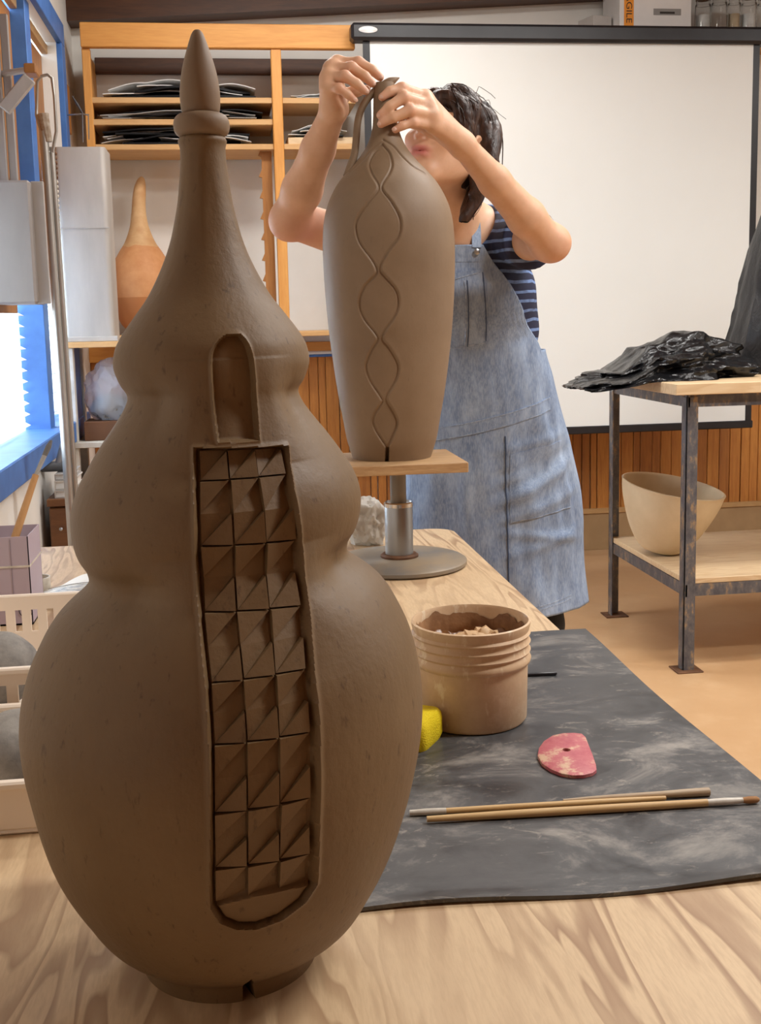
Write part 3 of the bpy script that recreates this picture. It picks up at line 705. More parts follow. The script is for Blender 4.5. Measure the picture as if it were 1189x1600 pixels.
tag(crumple('plastic_bag', (_c[0] - .004, 2.34, TZ + .042), (.04, .05, .056), m_clear, 3, .35, TZ + .001), 'crumpled milky plastic bag behind the banding wheel column', 'plastic bag')

# ------------------------------------------------------------------ left end of the worktable: crates, stones, carton
m_crate = simple('cream_plastic', srgb(242, 228, 212), srgb(236, 220, 202), 3, .45, bump=.05)
def crate(label, x0, x1, y0, y1, h, slots):
    t = thing('plastic_basket', label, 'basket', ((x0 + x1) / 2, (y0 + y1) / 2, TZ))
    w = .004
    B('basket_floor', x0, x1, y0, y1, TZ + .0005, TZ + .005, m_crate, t)
    def wall(a, b_, c, d):   # a..b x, c..d y
        if not slots: B('side_wall', a, b_, c, d, TZ + .005, TZ + h - .006, m_crate, t); return
        mb = MB(); zb, zt = TZ + h * .38, TZ + h - .022
        mb.box(a, b_, c, d, TZ + .005, zb); mb.box(a, b_, c, d, zt, TZ + h - .006)
        if b_ - a > d - c:
            n = int((b_ - a) / .022)
            for k in range(n + 1): x = a + (b_ - a) * k / n; mb.box(max(a, x - .0065), min(b_, x + .0065), c, d, zb, zt)
        else:
            n = int((d - c) / .022)
            for k in range(n + 1): y = c + (d - c) * k / n; mb.box(a, b_, max(c, y - .0065), min(d, y + .0065), zb, zt)
        build('slotted_wall', mb, m_crate, t, smooth=30)
    wall(x0, x1, y0, y0 + w); wall(x0, x1, y1 - w, y1); wall(x0, x0 + w, y0 + w, y1 - w); wall(x1 - w, x1, y0 + w, y1 - w)
    r = .007
    build('rim', MB().box(x0 - r, x1 + r, y0 - r, y0 + w, TZ + h - .008, TZ + h, .002).box(x0 - r, x1 + r, y1 - w, y1 + r, TZ + h - .008, TZ + h, .002)
          .box(x0 - r, x0 + w, y0 + w, y1 - w, TZ + h - .008, TZ + h, .002).box(x1 - w, x1 + r, y0 + w, y1 - w, TZ + h - .008, TZ + h, .002), m_crate, t)
    return t
XC1 = -.085
crate('low cream plastic tray beside the lobed vase holding one grey stone', -.46, -.165, 1.045, 1.265, .055, False)
crate('cream plastic basket with slotted far side holding a rounded grey stone', -.47, -.175, 1.30, 1.66, .088, True)
m_stone = NT('grey_stone'); _a = m_stone.noise(m_stone.map(), 18, 6, .65)
m_stone.bump(m_stone.noise(m_stone.map(), 60, 4), .4, .003)
m_stone = m_stone.done(m_stone.ramp(_a, [(.35, srgb(150, 145, 138)), (.55, srgb(120, 116, 112)), (.75, srgb(70, 68, 68))]), .8)
def stone(label, c, s, seed):
    bm = bmesh.new(); bmesh.ops.create_icosphere(bm, subdivisions=4, radius=1)
    V = [(c[0] + v.co.x * s[0] * (1 + .12 * nz(v.co * 1.3 + Vector((seed, 0, 0)))), c[1] + v.co.y * s[1] * (1 + .12 * nz(v.co * 1.5 + Vector((0, seed, 0)))), c[2] + v.co.z * s[2] * (1 + .12 * nz(v.co * 1.4 + Vector((0, 0, seed))))) for v in bm.verts]
    zmin = min(p[2] for p in V); V = [(x, y, z - zmin + TZ + .0052) for x, y, z in V]
    o = build('stone', MB().add(V, [[q.index for q in f.verts] for f in bm.faces]), m_stone, smooth=80, base=(c[0], c[1], TZ + .0052)); bm.free()
    return tag(o, label, 'stone')
_c = at(2, 1060, 1.42)
stone('rounded grey stone with dark lower half inside the slotted basket', (_c[0] + .0, 1.42, _c[2]), (.045, .05, .046), 4)
_c = at(20, 1178, 1.17)
stone('smaller dark grey stone lying in the low cream tray', (_c[0] + .008, 1.165, _c[2]), (.05, .05, .036), 11)
# lilac carton with a brush in it
m_lilac = simple('lilac_card', srgb(190, 176, 188), srgb(182, 166, 180), 4, .6, bump=.05)
m_crease = simple('card_crease', srgb(150, 138, 150), None, 5, .6, bump=0)
_a = at(43, 838, 1.82); CXr = float(_a[0]); CZt = float(_a[2])
ct = thing('lilac_carton', 'open lilac card carton with paper band holding a tan-handled brush', 'carton', (CXr - .06, 1.88, TZ))
cw = .12; cdp = .11
_mb = MB(); th_ = .0015
for (a, b_, c, d) in ((CXr - cw, CXr, 1.82, 1.82 + th_), (CXr - cw, CXr, 1.82 + cdp - th_, 1.82 + cdp), (CXr - cw, CXr - cw + th_, 1.82, 1.82 + cdp), (CXr - th_, CXr, 1.82, 1.82 + cdp)):
    _mb.box(a, b_, c, d, TZ + .0005, CZt)
_mb.box(CXr - cw, CXr, 1.82, 1.82 + cdp, TZ + .0005, TZ + .003)
build('carton_body', _mb, m_lilac, ct, smooth=0)
B('paper_band', CXr - cw - .0008, CXr + .0008, 1.82 - .0012, 1.82 + cdp + .001, CZt - .05, CZt - .047, m_ferr, ct, 0)
B('card_crease', CXr - .028, CXr - .0272, 1.8192, 1.82, TZ + .004, CZt - .004, m_crease, ct, 0)
build('printed_ring', MB().lathe([(.010, 0), (.0112, 0), (.0112, .0006), (.010, .0006)], (0, 0, 0), 32, closed=True, fn=lambda p, a: (CXr - .010 + min(p[0], .0095), 1.8194 - p[2], TZ + .024 + p[1])), m_blackm, ct, smooth=0)
_a = at(24, 838, 1.86); _b = at(56, 742, 1.90); _c2 = at(74, 702, 1.915)
_d = (Vector(_a) - Vector(_b)).normalized(); _base = Vector(_a) + _d * ((Vector(_a).z - TZ - .012) / -_d.z)
hb = thing('hake_brush', 'tan-handled brush with grey tip leaning out of the lilac carton', 'brush', tuple(_base))
build('handle', MB().tube([_base, _a, _b], [.0055, .0065, .0052], 14), wood('tan_handle', srgb(206, 160, 108), srgb(184, 136, 84), 'z'), hb, smooth=50)
build('ferrule', MB().tube([_b, L3(_b, _c2, .75)], [.0045, .0055], 14, flat=.6), simple('grey_tip', srgb(176, 174, 170), None, 30, .6), hb, smooth=50)
build('bristles', MB().tube([L3(_b, _c2, .75), L3(_b, _c2, 1.1), L3(_b, _c2, 1.35)], [.0058, .0066, .003], 14, flat=.6), simple('grey_bristles', srgb(120, 118, 116), None, 100, .8), hb, smooth=50)
# magazine and a paper tape ring
def magazine():
    c = [onz(44, 905, TZ), onz(50, 872, TZ), onz(150, 850, TZ), onz(146, 935, TZ)]
    x0, y0 = -.375, 1.95
    mt = NT('magazine_page'); v = mt.map((1, 1, 1))
    w = mt.noise(mt.map((14, 120, 1)), 3, 4, .7); msk = mt.noise(mt.map((1, 1, 1)), 6, 2)
    sx = mt.n('ShaderNodeSeparateXYZ'); mt.l(mt.tc.outputs['Object'], sx.inputs[0])
    strip = mt.math('MULTIPLY', mt.math('LESS_THAN', sx.outputs['Y'], .075), mt.math('GREATER_THAN', sx.outputs['Y'], .018))
    ink = mt.math('MULTIPLY', mt.ramp(w, [(.48, (0, 0, 0, 1)), (.54, (1, 1, 1, 1))]), strip)
    m = mt.done(mt.mix(ink, srgb(232, 226, 212), srgb(70, 74, 86)), .45)
    ln = simple('printed_rule', srgb(60, 58, 58), None, 5, .6, bump=0)
    t = thing('magazine', 'open printed magazine lying behind the cream basket', 'magazine', (x0, y0, TZ), rz=math.radians(-24))
    for s in range(2):
        f = lambda u, v_, s=s: (u * .27 + .002 * s, v_ * .20, .0012 + .004 * s + .018 * math.sin(min(1, u * 1.15) * math.pi) * (1 if s else .75) + .004 * abs(math.sin(v_ * 5)))
        build('page', MB().grid(f, 24, 14, (0, 0, .0006)), m, t, world=False, smooth=60)
    f = lambda u, v_: (u * .27 + .002, .082 + v_ * .0025, .0062 + .018 * math.sin(min(1, u * 1.15) * math.pi) + .0038 * abs(math.sin((.082 + v_ * .0025) * 25)))
    build('printed_rule', MB().grid(f, 24, 2, (0, 0, .0005)), ln, t, world=False, smooth=60)
magazine()
_c = onz(62, 925, TZ)
tag(build('tape_ring', MB().lathe([(.020, .001), (.0225, .001), (.0225, .026), (.020, .026)], (float(_c[0]) - .004, float(_c[1]) + .01, TZ), 40, closed=True), m_ferr, smooth=40, base=(float(_c[0]), float(_c[1]), TZ)), 'white paper ring standing between lilac carton and magazine', 'paper ring')

# ------------------------------------------------------------------ steel-legged cart with bowl and bags
LX, LY0, LY1 = 1.437, 3.40, 4.135
m_leg = NT('chipped_painted_steel'); _n = m_leg.noise(m_leg.map((1, 1, .5)), 34, 5, .7)
m_leg.bump(_n, .4, .002)
m_leg = m_leg.done(m_leg.ramp(_n, [(.38, srgb(86, 88, 96)), (.54, srgb(108, 108, 112)), (.66, srgb(166, 142, 110)), (.78, srgb(110, 78, 52))]), .5, .4)
cart = thing('ware_cart', 'plywood-topped table with chipped steel angle legs and lower shelf', 'table', (2.15, 3.77, 0))
CXR = 2.9
for x, sx in ((LX, 1), (CXR, -1)):
    for y, sy in ((LY0, 1), (LY1, -1)):
        build('leg', MB().box(min(x - sx * .002, x + sx * .038), max(x - sx * .002, x + sx * .038), min(y, y + sy * .005), max(y, y + sy * .005), .004, .905, .001)
              .box(min(x - sx * .002, x + sx * .003), max(x - sx * .002, x + sx * .003), min(y, y + sy * .038), max(y, y + sy * .038), .004, .905, .001), m_leg, cart)
        B('foot_plate', x - .045 + sx * .018, x + .045 + sx * .018, y - .04 + sy * .018, y + .04 + sy * .018, 0, .005, m_rust, cart)
for nm, z0, z1 in (('top_frame', .872, .914), ('shelf_frame', .252, .292)):
    build(nm, MB().box(LX, CXR, LY0 + .006, LY0 + .012, z0, z1).box(LX, CXR, LY1 - .012, LY1 - .006, z0, z1).box(LX + .004, LX + .01, LY0, LY1, z0, z1).box(CXR - .01, CXR - .004, LY0, LY1, z0, z1), m_leg, cart)
build('top_board', MB().box(1.385, 2.96, 3.365, 4.17, .914, .95, .002), m_plycart, cart)
build('shelf_board', MB().box(1.443, 2.894, 3.408, 4.127, .2925, .312, .002), m_plycart, cart)
SZ = .312
# tilted bowl
def bowl():
    m = simple('bisque_clay', srgb(216, 196, 162), srgb(204, 182, 146), 8, .7, bump=.15)
    out = prof_smooth([(.004, .0), (.05, .003), (.085, .022), (.122, .075), (.15, .135), (.168, .185), (.176, .215), (.180, .236), (.183, .246)], 40)
    inn = prof_smooth([(.177, .248), (.172, .240), (.165, .215), (.152, .165), (.13, .105), (.095, .048), (.05, .022), (.004, .018)], 36)
    mb = MB().lathe(out + inn, (0, 0, 0), 72)
    o = build('bowl', mb, m, smooth=50)
    o.rotation_euler = (math.radians(7), math.radians(8.5), 0)
    R_ = o.rotation_euler.to_matrix(); zmin = min((R_ @ v.co).z for v in o.data.vertices)
    c = at(1038, 868, 3.80)
    o.location = (float(c[0]) - .018, 3.80, SZ - zmin + .0005)
    tag(o, 'large pale bisque bowl tilted to one side on the lower shelf', 'bowl')
bowl()
m_bag = NT('black_plastic_film'); _n = m_bag.noise(m_bag.map(), 22, 4, .65, 1.0); m_bag.bump(_n, .5, .01)
m_bag = m_bag.done(srgb(20, 20, 22), .24)
def drape(w, p):
    if w.x < 1.385:
        t = (1.385 - w.x); w.z -= t * .55; 
    return w
_l, _r = at(895, 580, 3.72), at(1166, 560, 3.72)
_cx = float((_l[0] + _r[0]) / 2)
def bagfn(w, p):
    k = max(-1, min(1, (w.x - _cx) / .30)); w.z = .985 + (w.z - .985) * min(2.0, (1 - k**4 + .02)**.5 / (1 - k * k + .05)**.5)
    w.z = .951 + max(0, (w.z - .951)) * (1 + .15 * math.sin(k * 5)) 
    w.x = max(min(w.x, 1.772), float(_l[0]) + .004 * noise.noise(w * 30)); 
    if w.x < 1.40: w.z = .951 + (w.z - .951) * max(.35, 1 - (1.40 - w.x) * 7) - max(0, (1.385 - w.x)) * .16 + (.004 if w.x > 1.385 else .0)
    return w
tag(crumple('bin_bag', (_cx, 3.72, .985), (.305, .20, .088), m_bag, 5, .50, None, 6, bagfn, 50, 3.6), 'crumpled black plastic bag heaped on the cart top', 'plastic bag')
# vessel wrapped in black plastic
def wrapped():
    cx, cy = 2.01, 3.86
    prof = [(.235, .0), (.238, .03), (.225, .10), (.205, .18), (.185, .27), (.165, .36), (.14, .46), (.105, .56), (.07, .64), (.045, .70), (.02, .73)]
    P = prof_smooth(prof, 60); n = 120; V = []
    for r, z in P:
        for k in range(n):
            a = 2 * math.pi * k / n
            fold = .07 * abs(math.sin(a * 4.5 + 1.5 * nz((math.cos(a) * 2, math.sin(a) * 2, z * 4)))) + .04 * nz((math.cos(a) * 5, math.sin(a) * 5, z * 9))
            q = r * (1 - fold); V.append((cx + q * math.cos(a), cy + q * math.sin(a), .951 + z))
    m = len(P)
    F = [(i * n + k, i * n + (k + 1) % n, (i + 1) * n + (k + 1) % n, (i + 1) * n + k) for i in range(m - 1) for k in range(n)] + [tuple(range(n))[::-1], tuple((m - 1) * n + k for k in range(n))]
    mm = NT('dull_black_plastic'); _n = mm.noise(mm.map((1, 1, .6)), 26, 5, .7, .8); mm.bump(_n, .7, .006); mm = mm.done(srgb(26, 26, 28), .4)
    tag(build('wrapped_pot', MB().add(V, F), mm, smooth=45, base=(cx, cy, .951)), 'tall pot wrapped in dull black plastic standing on the cart', 'wrapped pot')
wrapped()
# ------------------------------------------------------------------ projection screen and shelf above it
YS = 4.92
sTL, sTR, sBL, sBR = at(568, 62, YS), at(1186, 70, YS), at(886, 668, YS), at(1189, 655, YS)
X0s, X1s = float(sTL[0]), float(sTR[0]); Zt = float((sTL[2] + sTR[2]) / 2); Zb = float((sBL[2] + sBR[2]) / 2)
scr = thing('projection_screen', 'pulled-down white projection screen with black case and borders', 'screen', ((X0s + X1s) / 2, YS, Zb))
B('screen_fabric', X0s, X1s, YS, YS + .003, Zb, Zt + .01, m_screen, scr, 0)
B('side_border', X0s - .004, X0s + .026, YS - .001, YS + .004, Zb, Zt + .01, m_blackm, scr, 0)
B('side_border', X1s - .026, X1s + .004, YS - .001, YS + .004, Zb, Zt + .01, m_blackm, scr, 0)
B('bottom_bar', X0s - .01, X1s + .01, YS - .008, YS + .012, Zb - .035, Zb, m_blackm, scr, .004)
cs = B('case', X0s - .055, X1s + .055, YS - .03, YS + .055, Zt - .004, Zt + .068, m_blackm, scr, .012)
_bx = float(at(575, 47, YS - .03)[0])
build('oval_badge', MB().lathe([(.002, 0), (.038, 0), (.040, .002), (.036, .004), (.002, .005)], (0, 0, 0), 40, fn=lambda p, a: (_bx + p[0], YS - .0305 - p[2], Zt + .036 + p[1] * .36)), simple('silver_badge', srgb(225, 225, 225), None, 9, .3), cs, smooth=40)
ZSH = Zt + .074
shf = thing('wall_shelf', 'long pale wall shelf behind the screen case carrying jars and a box', 'shelf', (2.0, 5.17, ZSH - .03))
B('shelf_board', .72, 3.2, 5.03, YB - .002, ZSH - .025, ZSH, m_shelf, shf)
for x in (.9, 1.9, 2.9):
    build('bracket', MB().box(x - .012, x + .012, 5.06, YB - .002, ZSH - .04, ZSH - .025).box(x - .012, x + .012, YB - .016, YB - .002, ZSH - .24, ZSH - .04), m_blackm, shf)
# carton with orange tape
m_card = simple('white_corrugated_card', srgb(228, 226, 224), srgb(218, 216, 214), 5, .6, bump=.1)
m_tape = simple('orange_tape', srgb(236, 150, 30), srgb(228, 138, 22), 5, .45, bump=0)
m_ink = simple('dark_ink', srgb(40, 32, 24), None, 5, .6, bump=0)
bx0, bx1 = float(at(968, 30, 5.06)[0]), float(at(1080, 30, 5.06)[0])
bxt = thing('shipping_box', 'white cardboard box with orange fragile tape on the wall shelf', 'box', ((bx0 + bx1) / 2, 5.17, ZSH))
by0, by1, bz1 = 5.06, 5.29, ZSH + .30
B('box_body', bx0, bx1, by0, by1, ZSH + .0005, bz1, m_card, bxt, .002)
tpx0, tpx1 = float(at(975, 25, by0)[0]), float(at(990, 25, by0)[0])
tp = B('tape', tpx0, tpx1, by0 - .0008, by0, ZSH + .001, bz1, m_tape, bxt, 0)
def text_mesh(s, size):
    cu = bpy.data.curves.new('lettering', 'FONT'); cu.body = s; cu.size = size; cu.extrude = .0003; cu.align_x = 'LEFT'; cu.align_y = 'CENTER'
    o = bpy.data.objects.new('lettering', cu); COL.objects.link(o)
    me = bpy.data.meshes.new_from_object(o.evaluated_get(bpy.context.evaluated_depsgraph_get()))
    bpy.data.objects.remove(o); bpy.data.curves.remove(cu); return me
me = text_mesh('FRAGILE', .038)
# reads downwards: text x -> -z, text y -> +x
me.transform(Matrix(((0, 1, 0, (tpx0 + tpx1) / 2), (0, 0, -1, by0 - .0012), (-1, 0, 0, ZSH + .235), (0, 0, 0, 1))))
_w = max(v.co.z for v in me.vertices) - min(v.co.z for v in me.vertices); _s = .17 / _w; _z0 = min(v.co.z for v in me.vertices)
for v in me.vertices: v.co.z = ZSH + .045 + (v.co.z - _z0) * _s
link('lettering', me, m_ink, tp)
hx0, hx1 = float(at(1021, 15, by0)[0]), float(at(1064, 15, by0)[0]); hz = float(at(1040, 18, by0)[2])
B('hand_hole', hx0, hx1, by0 - .001, by0, hz - .016, hz + .012, simple('grey_hole_edge', srgb(150, 148, 146), None, 4, .6), bxt, 0)
B('hand_hole_slot', hx0 + .03, hx1 - .03, by0 - .0015, by0 - .0008, hz - .010, hz - .001, m_ink, bxt, 0)
flp = B('side_flap', bx0 - .10, bx0 - .004, by0 + .05, by0 + .054, ZSH + .0005, ZSH + .002, m_card, bxt, 0)
# tilted second carton to the left
_mb = MB(); _mb.cur = Matrix.Translation((bx0 - .075, 5.18, ZSH + .001)) @ Matrix.Rotation(math.radians(18), 4, 'Z')
_mb.box(-.05, .05, -.06, .06, 0, .09, .002)
tag(build('small_carton', _mb, simple('grey_card', srgb(196, 192, 188), None, 4, .6), base=(bx0 - .075, 5.18, ZSH)), 'small grey carton turned at an angle beside the taped box', 'box')
bpy.data.objects.remove(flp)
# glass jars
m_jar = NT('clear_glass').done((.97, .98, .98, 1), .03, Transmission_Weight=1.0, IOR=1.35)
m_lid = simple('brown_jar_lid', srgb(120, 84, 54), srgb(90, 62, 40), 8, .5)
_x = bx1 + .045
for k, (w_, hh, cont, lab) in enumerate(((.036, .16, srgb(225, 225, 222), 'clear glass jar with pale contents next to the taped box'), (.036, .17, None, 'tall empty glass jar, second along from the taped box'), (.03, .17, srgb(200, 180, 150), 'slim glass jar of tan grains in the row of jars'),
                                         (.036, .17, srgb(236, 236, 234), 'glass jar of white powder in the row of jars'), (.036, .17, None, 'empty glass jar between white powder and blue-lidded jars'), (.036, .15, srgb(60, 90, 160), 'glass jar of blue stain at the end of the jar row'))):
    cx = _x + w_; _x = cx + w_ + .006; cy = 5.12
    t = thing('glass_jar', lab, 'jar', (cx, cy, ZSH))
    build('glass', MB().lathe(prof_smooth([(.004, .001), (w_ - .004, .001), (w_, .006), (w_, hh * .8), (w_ - .004, hh * .9), (w_ - .006, hh), (w_ - .009, hh), (w_ - .008, hh * .88), (w_ - .0035, hh * .78), (w_ - .0035, .008), (.004, .005)], 50), (cx, cy, ZSH), 36), m_jar, t, smooth=50)
    if cont: build('contents', MB().lathe([(.003, .0065), (w_ - .005, .0085), (w_ - .005, hh * .6), (.003, hh * .62)], (cx, cy, ZSH), 30), simple('jar_contents_%d' % k, cont, None, 20, .8), t)
    build('lid', MB().lathe([(.003, hh + .0005), (w_ - .003, hh + .0005), (w_ - .003, hh + .018), (.003, hh + .019)], (cx, cy, ZSH), 30), m_lid, t)

# ------------------------------------------------------------------ cubby shelving on the back wall
YC = 5.0
cz = lambda px, y, Y=YC: float(at(px, y, Y)[2]); cxp = lambda x, y, Y=YC: float(at(x, y, Y)[0])
cub = thing('cubby_shelving', 'honey pine cubby shelving fixed to the back wall', 'shelving', (0, 5.17, 1.05))
HL, HR = cxp(126, 60), X0s - .03
zh0, zh1 = cz(300, 76), cz(300, 38)
B('header', HL, HR, YC - .02, YC + .02, zh0, zh1, m_pine, cub, .003)
pl0, pl1 = cxp(127, 150), cxp(144, 150); pm0, pm1 = cxp(425, 150), cxp(441, 150)
zled = cz(490, 517)
B('post', HL, pl1, YC, YC + .04, zled, zh0, m_pinez, cub, .003)
B('post', pm0, pm1, YC - .01, YC + .04, zled, zh0, m_pinez, cub, .003)
B('side_panel', HL, HL + .02, YC + .04, YB - .002, cz(145, 228), zh0, m_pinez, cub)
B('divider', (pm0 + pm1) / 2 - .01, (pm0 + pm1) / 2 + .01, YC + .04, YB - .002, cz(300, 228), zh0, m_pinez, cub)
B('back_board', HL + .02, HR, YB - .03, YB - .002, cz(300, 118, YB), zh0 + .03, m_darkwood, cub)
zs = []
for y in (157, 191, 230):
    z1 = cz(290, y - 5); z0 = z1 - .024; zs.append(z1)
    B('shelf_board', pl1 - .01 if y < 200 else pl1, pm0, YC + .002, YB - .03, z0, z1, m_shelf, cub)
    if y != 191: B('shelf_board', pm1, HR, YC + .002, YB - .03, z0, z1, m_shelf, cub)
B('ledge', HL, HR, YC - .02, YB - .002, zled - .022, zled, m_shelf, cub)
# notched shelf standard beside the middle post
_mb = MB(); nx = cxp(421, 380, 5.06); nw = .022
_mb.box(nx - nw, nx + nw, 5.05, 5.075, zled, zs[2] - .025)
for k in range(9):
    z = zled + .04 + k * .09; _mb.add([(nx - nw, 5.05, z), (nx - nw, 5.075, z), (nx - nw - .014, 5.05, z + .004), (nx - nw - .014, 5.075, z + .004), (nx - nw, 5.05, z + .035), (nx - nw, 5.075, z + .035)], [(0, 2, 4), (1, 5, 3), (0, 1, 3, 2), (2, 3, 5, 4), (0, 4, 5, 1)])
build('notched_standard', _mb, m_panel, cub, smooth=20)
m_wp = simple('white_paper', srgb(230, 230, 228), srgb(214, 214, 212), 5, .6, bump=.05)
m_bk = simple('black_sheet', srgb(9, 9, 11), srgb(16, 16, 18), 6, .5, Specular_IOR_Level=.25)
def pile(label, x0, x1, z, seed, nsheet=5, h=.07, wk=(1, 3, 4)):
    t = thing('sheet_pile', label, 'sheets', ((x0 + x1) / 2, YC + .15, z), group='sheets in the cubbies')
    r_ = random.Random(seed); zz = z + .001
    for k in range(nsheet):
        a = x0 + r_.uniform(0, .28) * (x1 - x0); b_ = x1 - r_.uniform(0, .28) * (x1 - x0); ph = r_.uniform(0, 6); am = r_.uniform(.8, 2.4) * h / nsheet * (1 if k else 0)
        th_ = h / nsheet * (.18 if k in wk else .55)
        f = lambda u, v, a=a, b_=b_, ph=ph, am=am, zz=zz: (a + (b_ - a) * u, YC + .02 + .25 * v + .02 * math.sin(ph + u * 4), zz + am * (1.2 * math.sin(u * math.pi) * abs(math.sin(u * 3 + ph)) + .5 * abs(math.sin(u * 7 + ph)) * math.sin(u * math.pi)) * (.75 + .25 * math.sin(v * 3 + ph)))
        build('sheet', MB().grid(f, 28, 8, (0, 0, th_)), (m_wp if k in wk else m_bk), t, smooth=60)
        zz += th_ + .0015 + am * .12
    return t
pile('black and white sheets spread on the top cubby shelf left of the post', pl1 + .03, pm0 - .05, zs[0], 4, 5, .085)
pile('curled black and white sheets on the middle cubby shelf', pl1 + .02, pm0 - .02, zs[1], 8, 6, .042)
pile('rumpled black and white sheets on the lowest cubby shelf', pl1 + .02, pm0 - .02, zs[2], 12, 7, .085)
pile('flat white papers on the upper right-hand cubby shelf beside the screen', pm1 + .02, HR - .05, zs[0], 3, 3, .025, (0, 1, 2))
pile('black folder and papers on a pale slab beside the screen', pm1 + .02, HR - .03, zs[2] + .031, 9, 5, .05)
tag(B('pale_slab', pm1 + .02, HR - .01, YC + .02, YC + .28, zs[2], zs[2] + .030, m_plycart, None, .002, base=(pm1 + .15, YC + .15, zs[2])), 'pale board lying on the lowest cubby shelf beside the screen', 'board')
# unglazed gourd bottle on the ledge
def gourd():
    Yg = 5.17; c = at(222, 440, Yg); zt = float(at(236, 276, Yg)[2]); s = 5.25 / 1750; z0 = zled
    P = [(.004, 0), (.05, .003), (.085, .03)]
    for y, r in ((500, 36), (470, 45), (440, 47), (415, 42), (395, 32), (378, 22), (355, 14), (330, 10.5), (305, 9.5), (290, 8), (280, 5), (276, 1)):
        z = float(at(225, y, Yg)[2]) - z0
        if z > P[-1][1] + .01: P.append((r * s, z))
    mt = NT('unglazed_gourd_clay'); sx = mt.n('ShaderNodeSeparateXYZ'); mt.l(mt.tc.outputs['Object'], sx.inputs[0])
    zb = float(at(225, 385, Yg)[2]) - z0; zl = float(at(225, 465, Yg)[2]) - z0
    n = mt.noise(mt.map(), 14, 5, .6)
    hz_ = mt.math('ADD', sx.outputs['Z'], mt.math('MULTIPLY', n, .05))
    col = mt.mix(mt.math('GREATER_THAN', hz_, zb + .025), mt.ramp(n, [(.35, srgb(206, 148, 98)), (.65, srgb(192, 130, 80))]), mt.ramp(n, [(.35, srgb(214, 176, 128)), (.65, srgb(196, 150, 102))]))
    col = mt.mix(mt.math('LESS_THAN', sx.outputs['Z'], zl), col, srgb(176, 112, 62))
    mt.bump(n, .2, .002); m = mt.done(col, .65)
    bend = lambda p, a: (p[0] + .035 * max(0, (p[2] - z0 - .5) / .25)**2 - .0, p[1], p[2])
    tag(build('gourd_bottle', MB().lathe(prof_smooth(P, 70), (float(c[0]), Yg, z0 + .0005), 48, fn=bend), m, smooth=60, base=(float(c[0]), Yg, z0)), 'terracotta gourd-shaped bottle with long curved neck on the cubby ledge', 'bottle')
gourd()
# blue-white tube in front of the wainscot, on its own brackets
_z = cz(500, 552, 5.27)
rb = thing('wall_rod', 'white and blue rod held in front of the wainscot below the ledge', 'rod', (.3, 5.27, _z))
build('rod', MB().tube([(-.1, 5.27, _z), (HR, 5.27, _z)], .012, 14), m_wp, rb, smooth=50)
build('stripe', MB().tube([(-.1, 5.262, _z - .010), (HR, 5.262, _z - .010)], .007, 10), m_blue, rb, smooth=50)
build('bracket', MB().box(-.02, .0, 5.27, YB - .002, _z - .01, _z + .01).box(HR - .06, HR - .04, 5.27, YB - .002, _z - .01, _z + .01), m_blackm, rb)

# ------------------------------------------------------------------ corner rack with sheet-metal duct
YR = 4.45
m_duct = NT('galvanised_sheet'); _n = m_duct.noise(m_duct.map((1, 1, .25)), 9, 5, .6); m_duct.bump(_n, .1, .002)
m_duct = m_duct.done(m_duct.ramp(_n, [(.3, srgb(192, 187, 181)), (.7, srgb(172, 167, 162))]), .55, .25)
d0, d1 = at(94, 400, YR), at(176, 400, YR); dz0 = float(at(140, 534, YR)[2]); dz1 = float(at(140, 229, YR)[2])
dx0, dx1 = float(at(100, 520, YR)[0]), float(at(179, 520, YR)[0])
rk0, rk1 = dx0 - .01, dx1 + .10
RT = dz0
rack = thing('corner_rack', 'white-posted rack in the corner carrying the grey duct on top', 'rack', ((rk0 + rk1) / 2, YR + .15, 0))
m_wpost = simple('dirty_white_post', srgb(208, 204, 196), srgb(184, 178, 168), 14, .5)
for x in (rk0, rk1 - .04):
    for y in (YR - .01, YR + .26): B('post', x, x + .04, y, y + .04, 0, RT - .022, m_wpost, rack)
rz = [float(at(150, 690, YR)[2]), .30]
for z in [RT - .0005] + rz: B('shelf_board', rk0 - .01, rk1 + .01, YR - .02, YR + .31, z - .022, z, m_wpost if z != RT - .0005 else m_shelf, rack)
B('blue_panel', rk0 + .005, rk0 + .03, YR + .03, YR + .26, rz[0] + .0005, RT - .023, m_blue, rack)
dct = thing('metal_duct', 'tall grey galvanised sheet-metal duct standing on the corner rack', 'duct', ((dx0 + dx1) / 2, YR + .11, RT))
_mb = MB(); _pp = rounded_rect(dx0, dx1, YR + .005, YR + .22, .02, 5); _pi = rounded_rect(dx0 + .002, dx1 - .002, YR + .007, YR + .218, .018, 5); n = len(_pp)
_V = [(x, y, RT) for x, y in _pp] + [(x, y, dz1) for x, y in _pp] + [(x, y, dz1) for x, y in _pi] + [(x, y, RT) for x, y in _pi]
_mb.add(_V, [(j * n + k, j * n + (k + 1) % n, ((j + 1) % 4) * n + (k + 1) % n, ((j + 1) % 4) * n + k) for j in range(4) for k in range(n)])
build('duct_shell', _mb, m_duct, dct, smooth=40)
_zz = float(at(140, 356, YR)[2])
build('seam_band', MB().box(dx0 - .0015, dx1 + .0015, YR + .0025, YR + .005, _zz - .0015, _zz + .0015), m_duct, dct)
build('foot_flange', MB().box(dx0 - .008, dx1 + .012, YR - .004, YR + .005, RT + .0, RT + .02, .002), m_duct, dct)
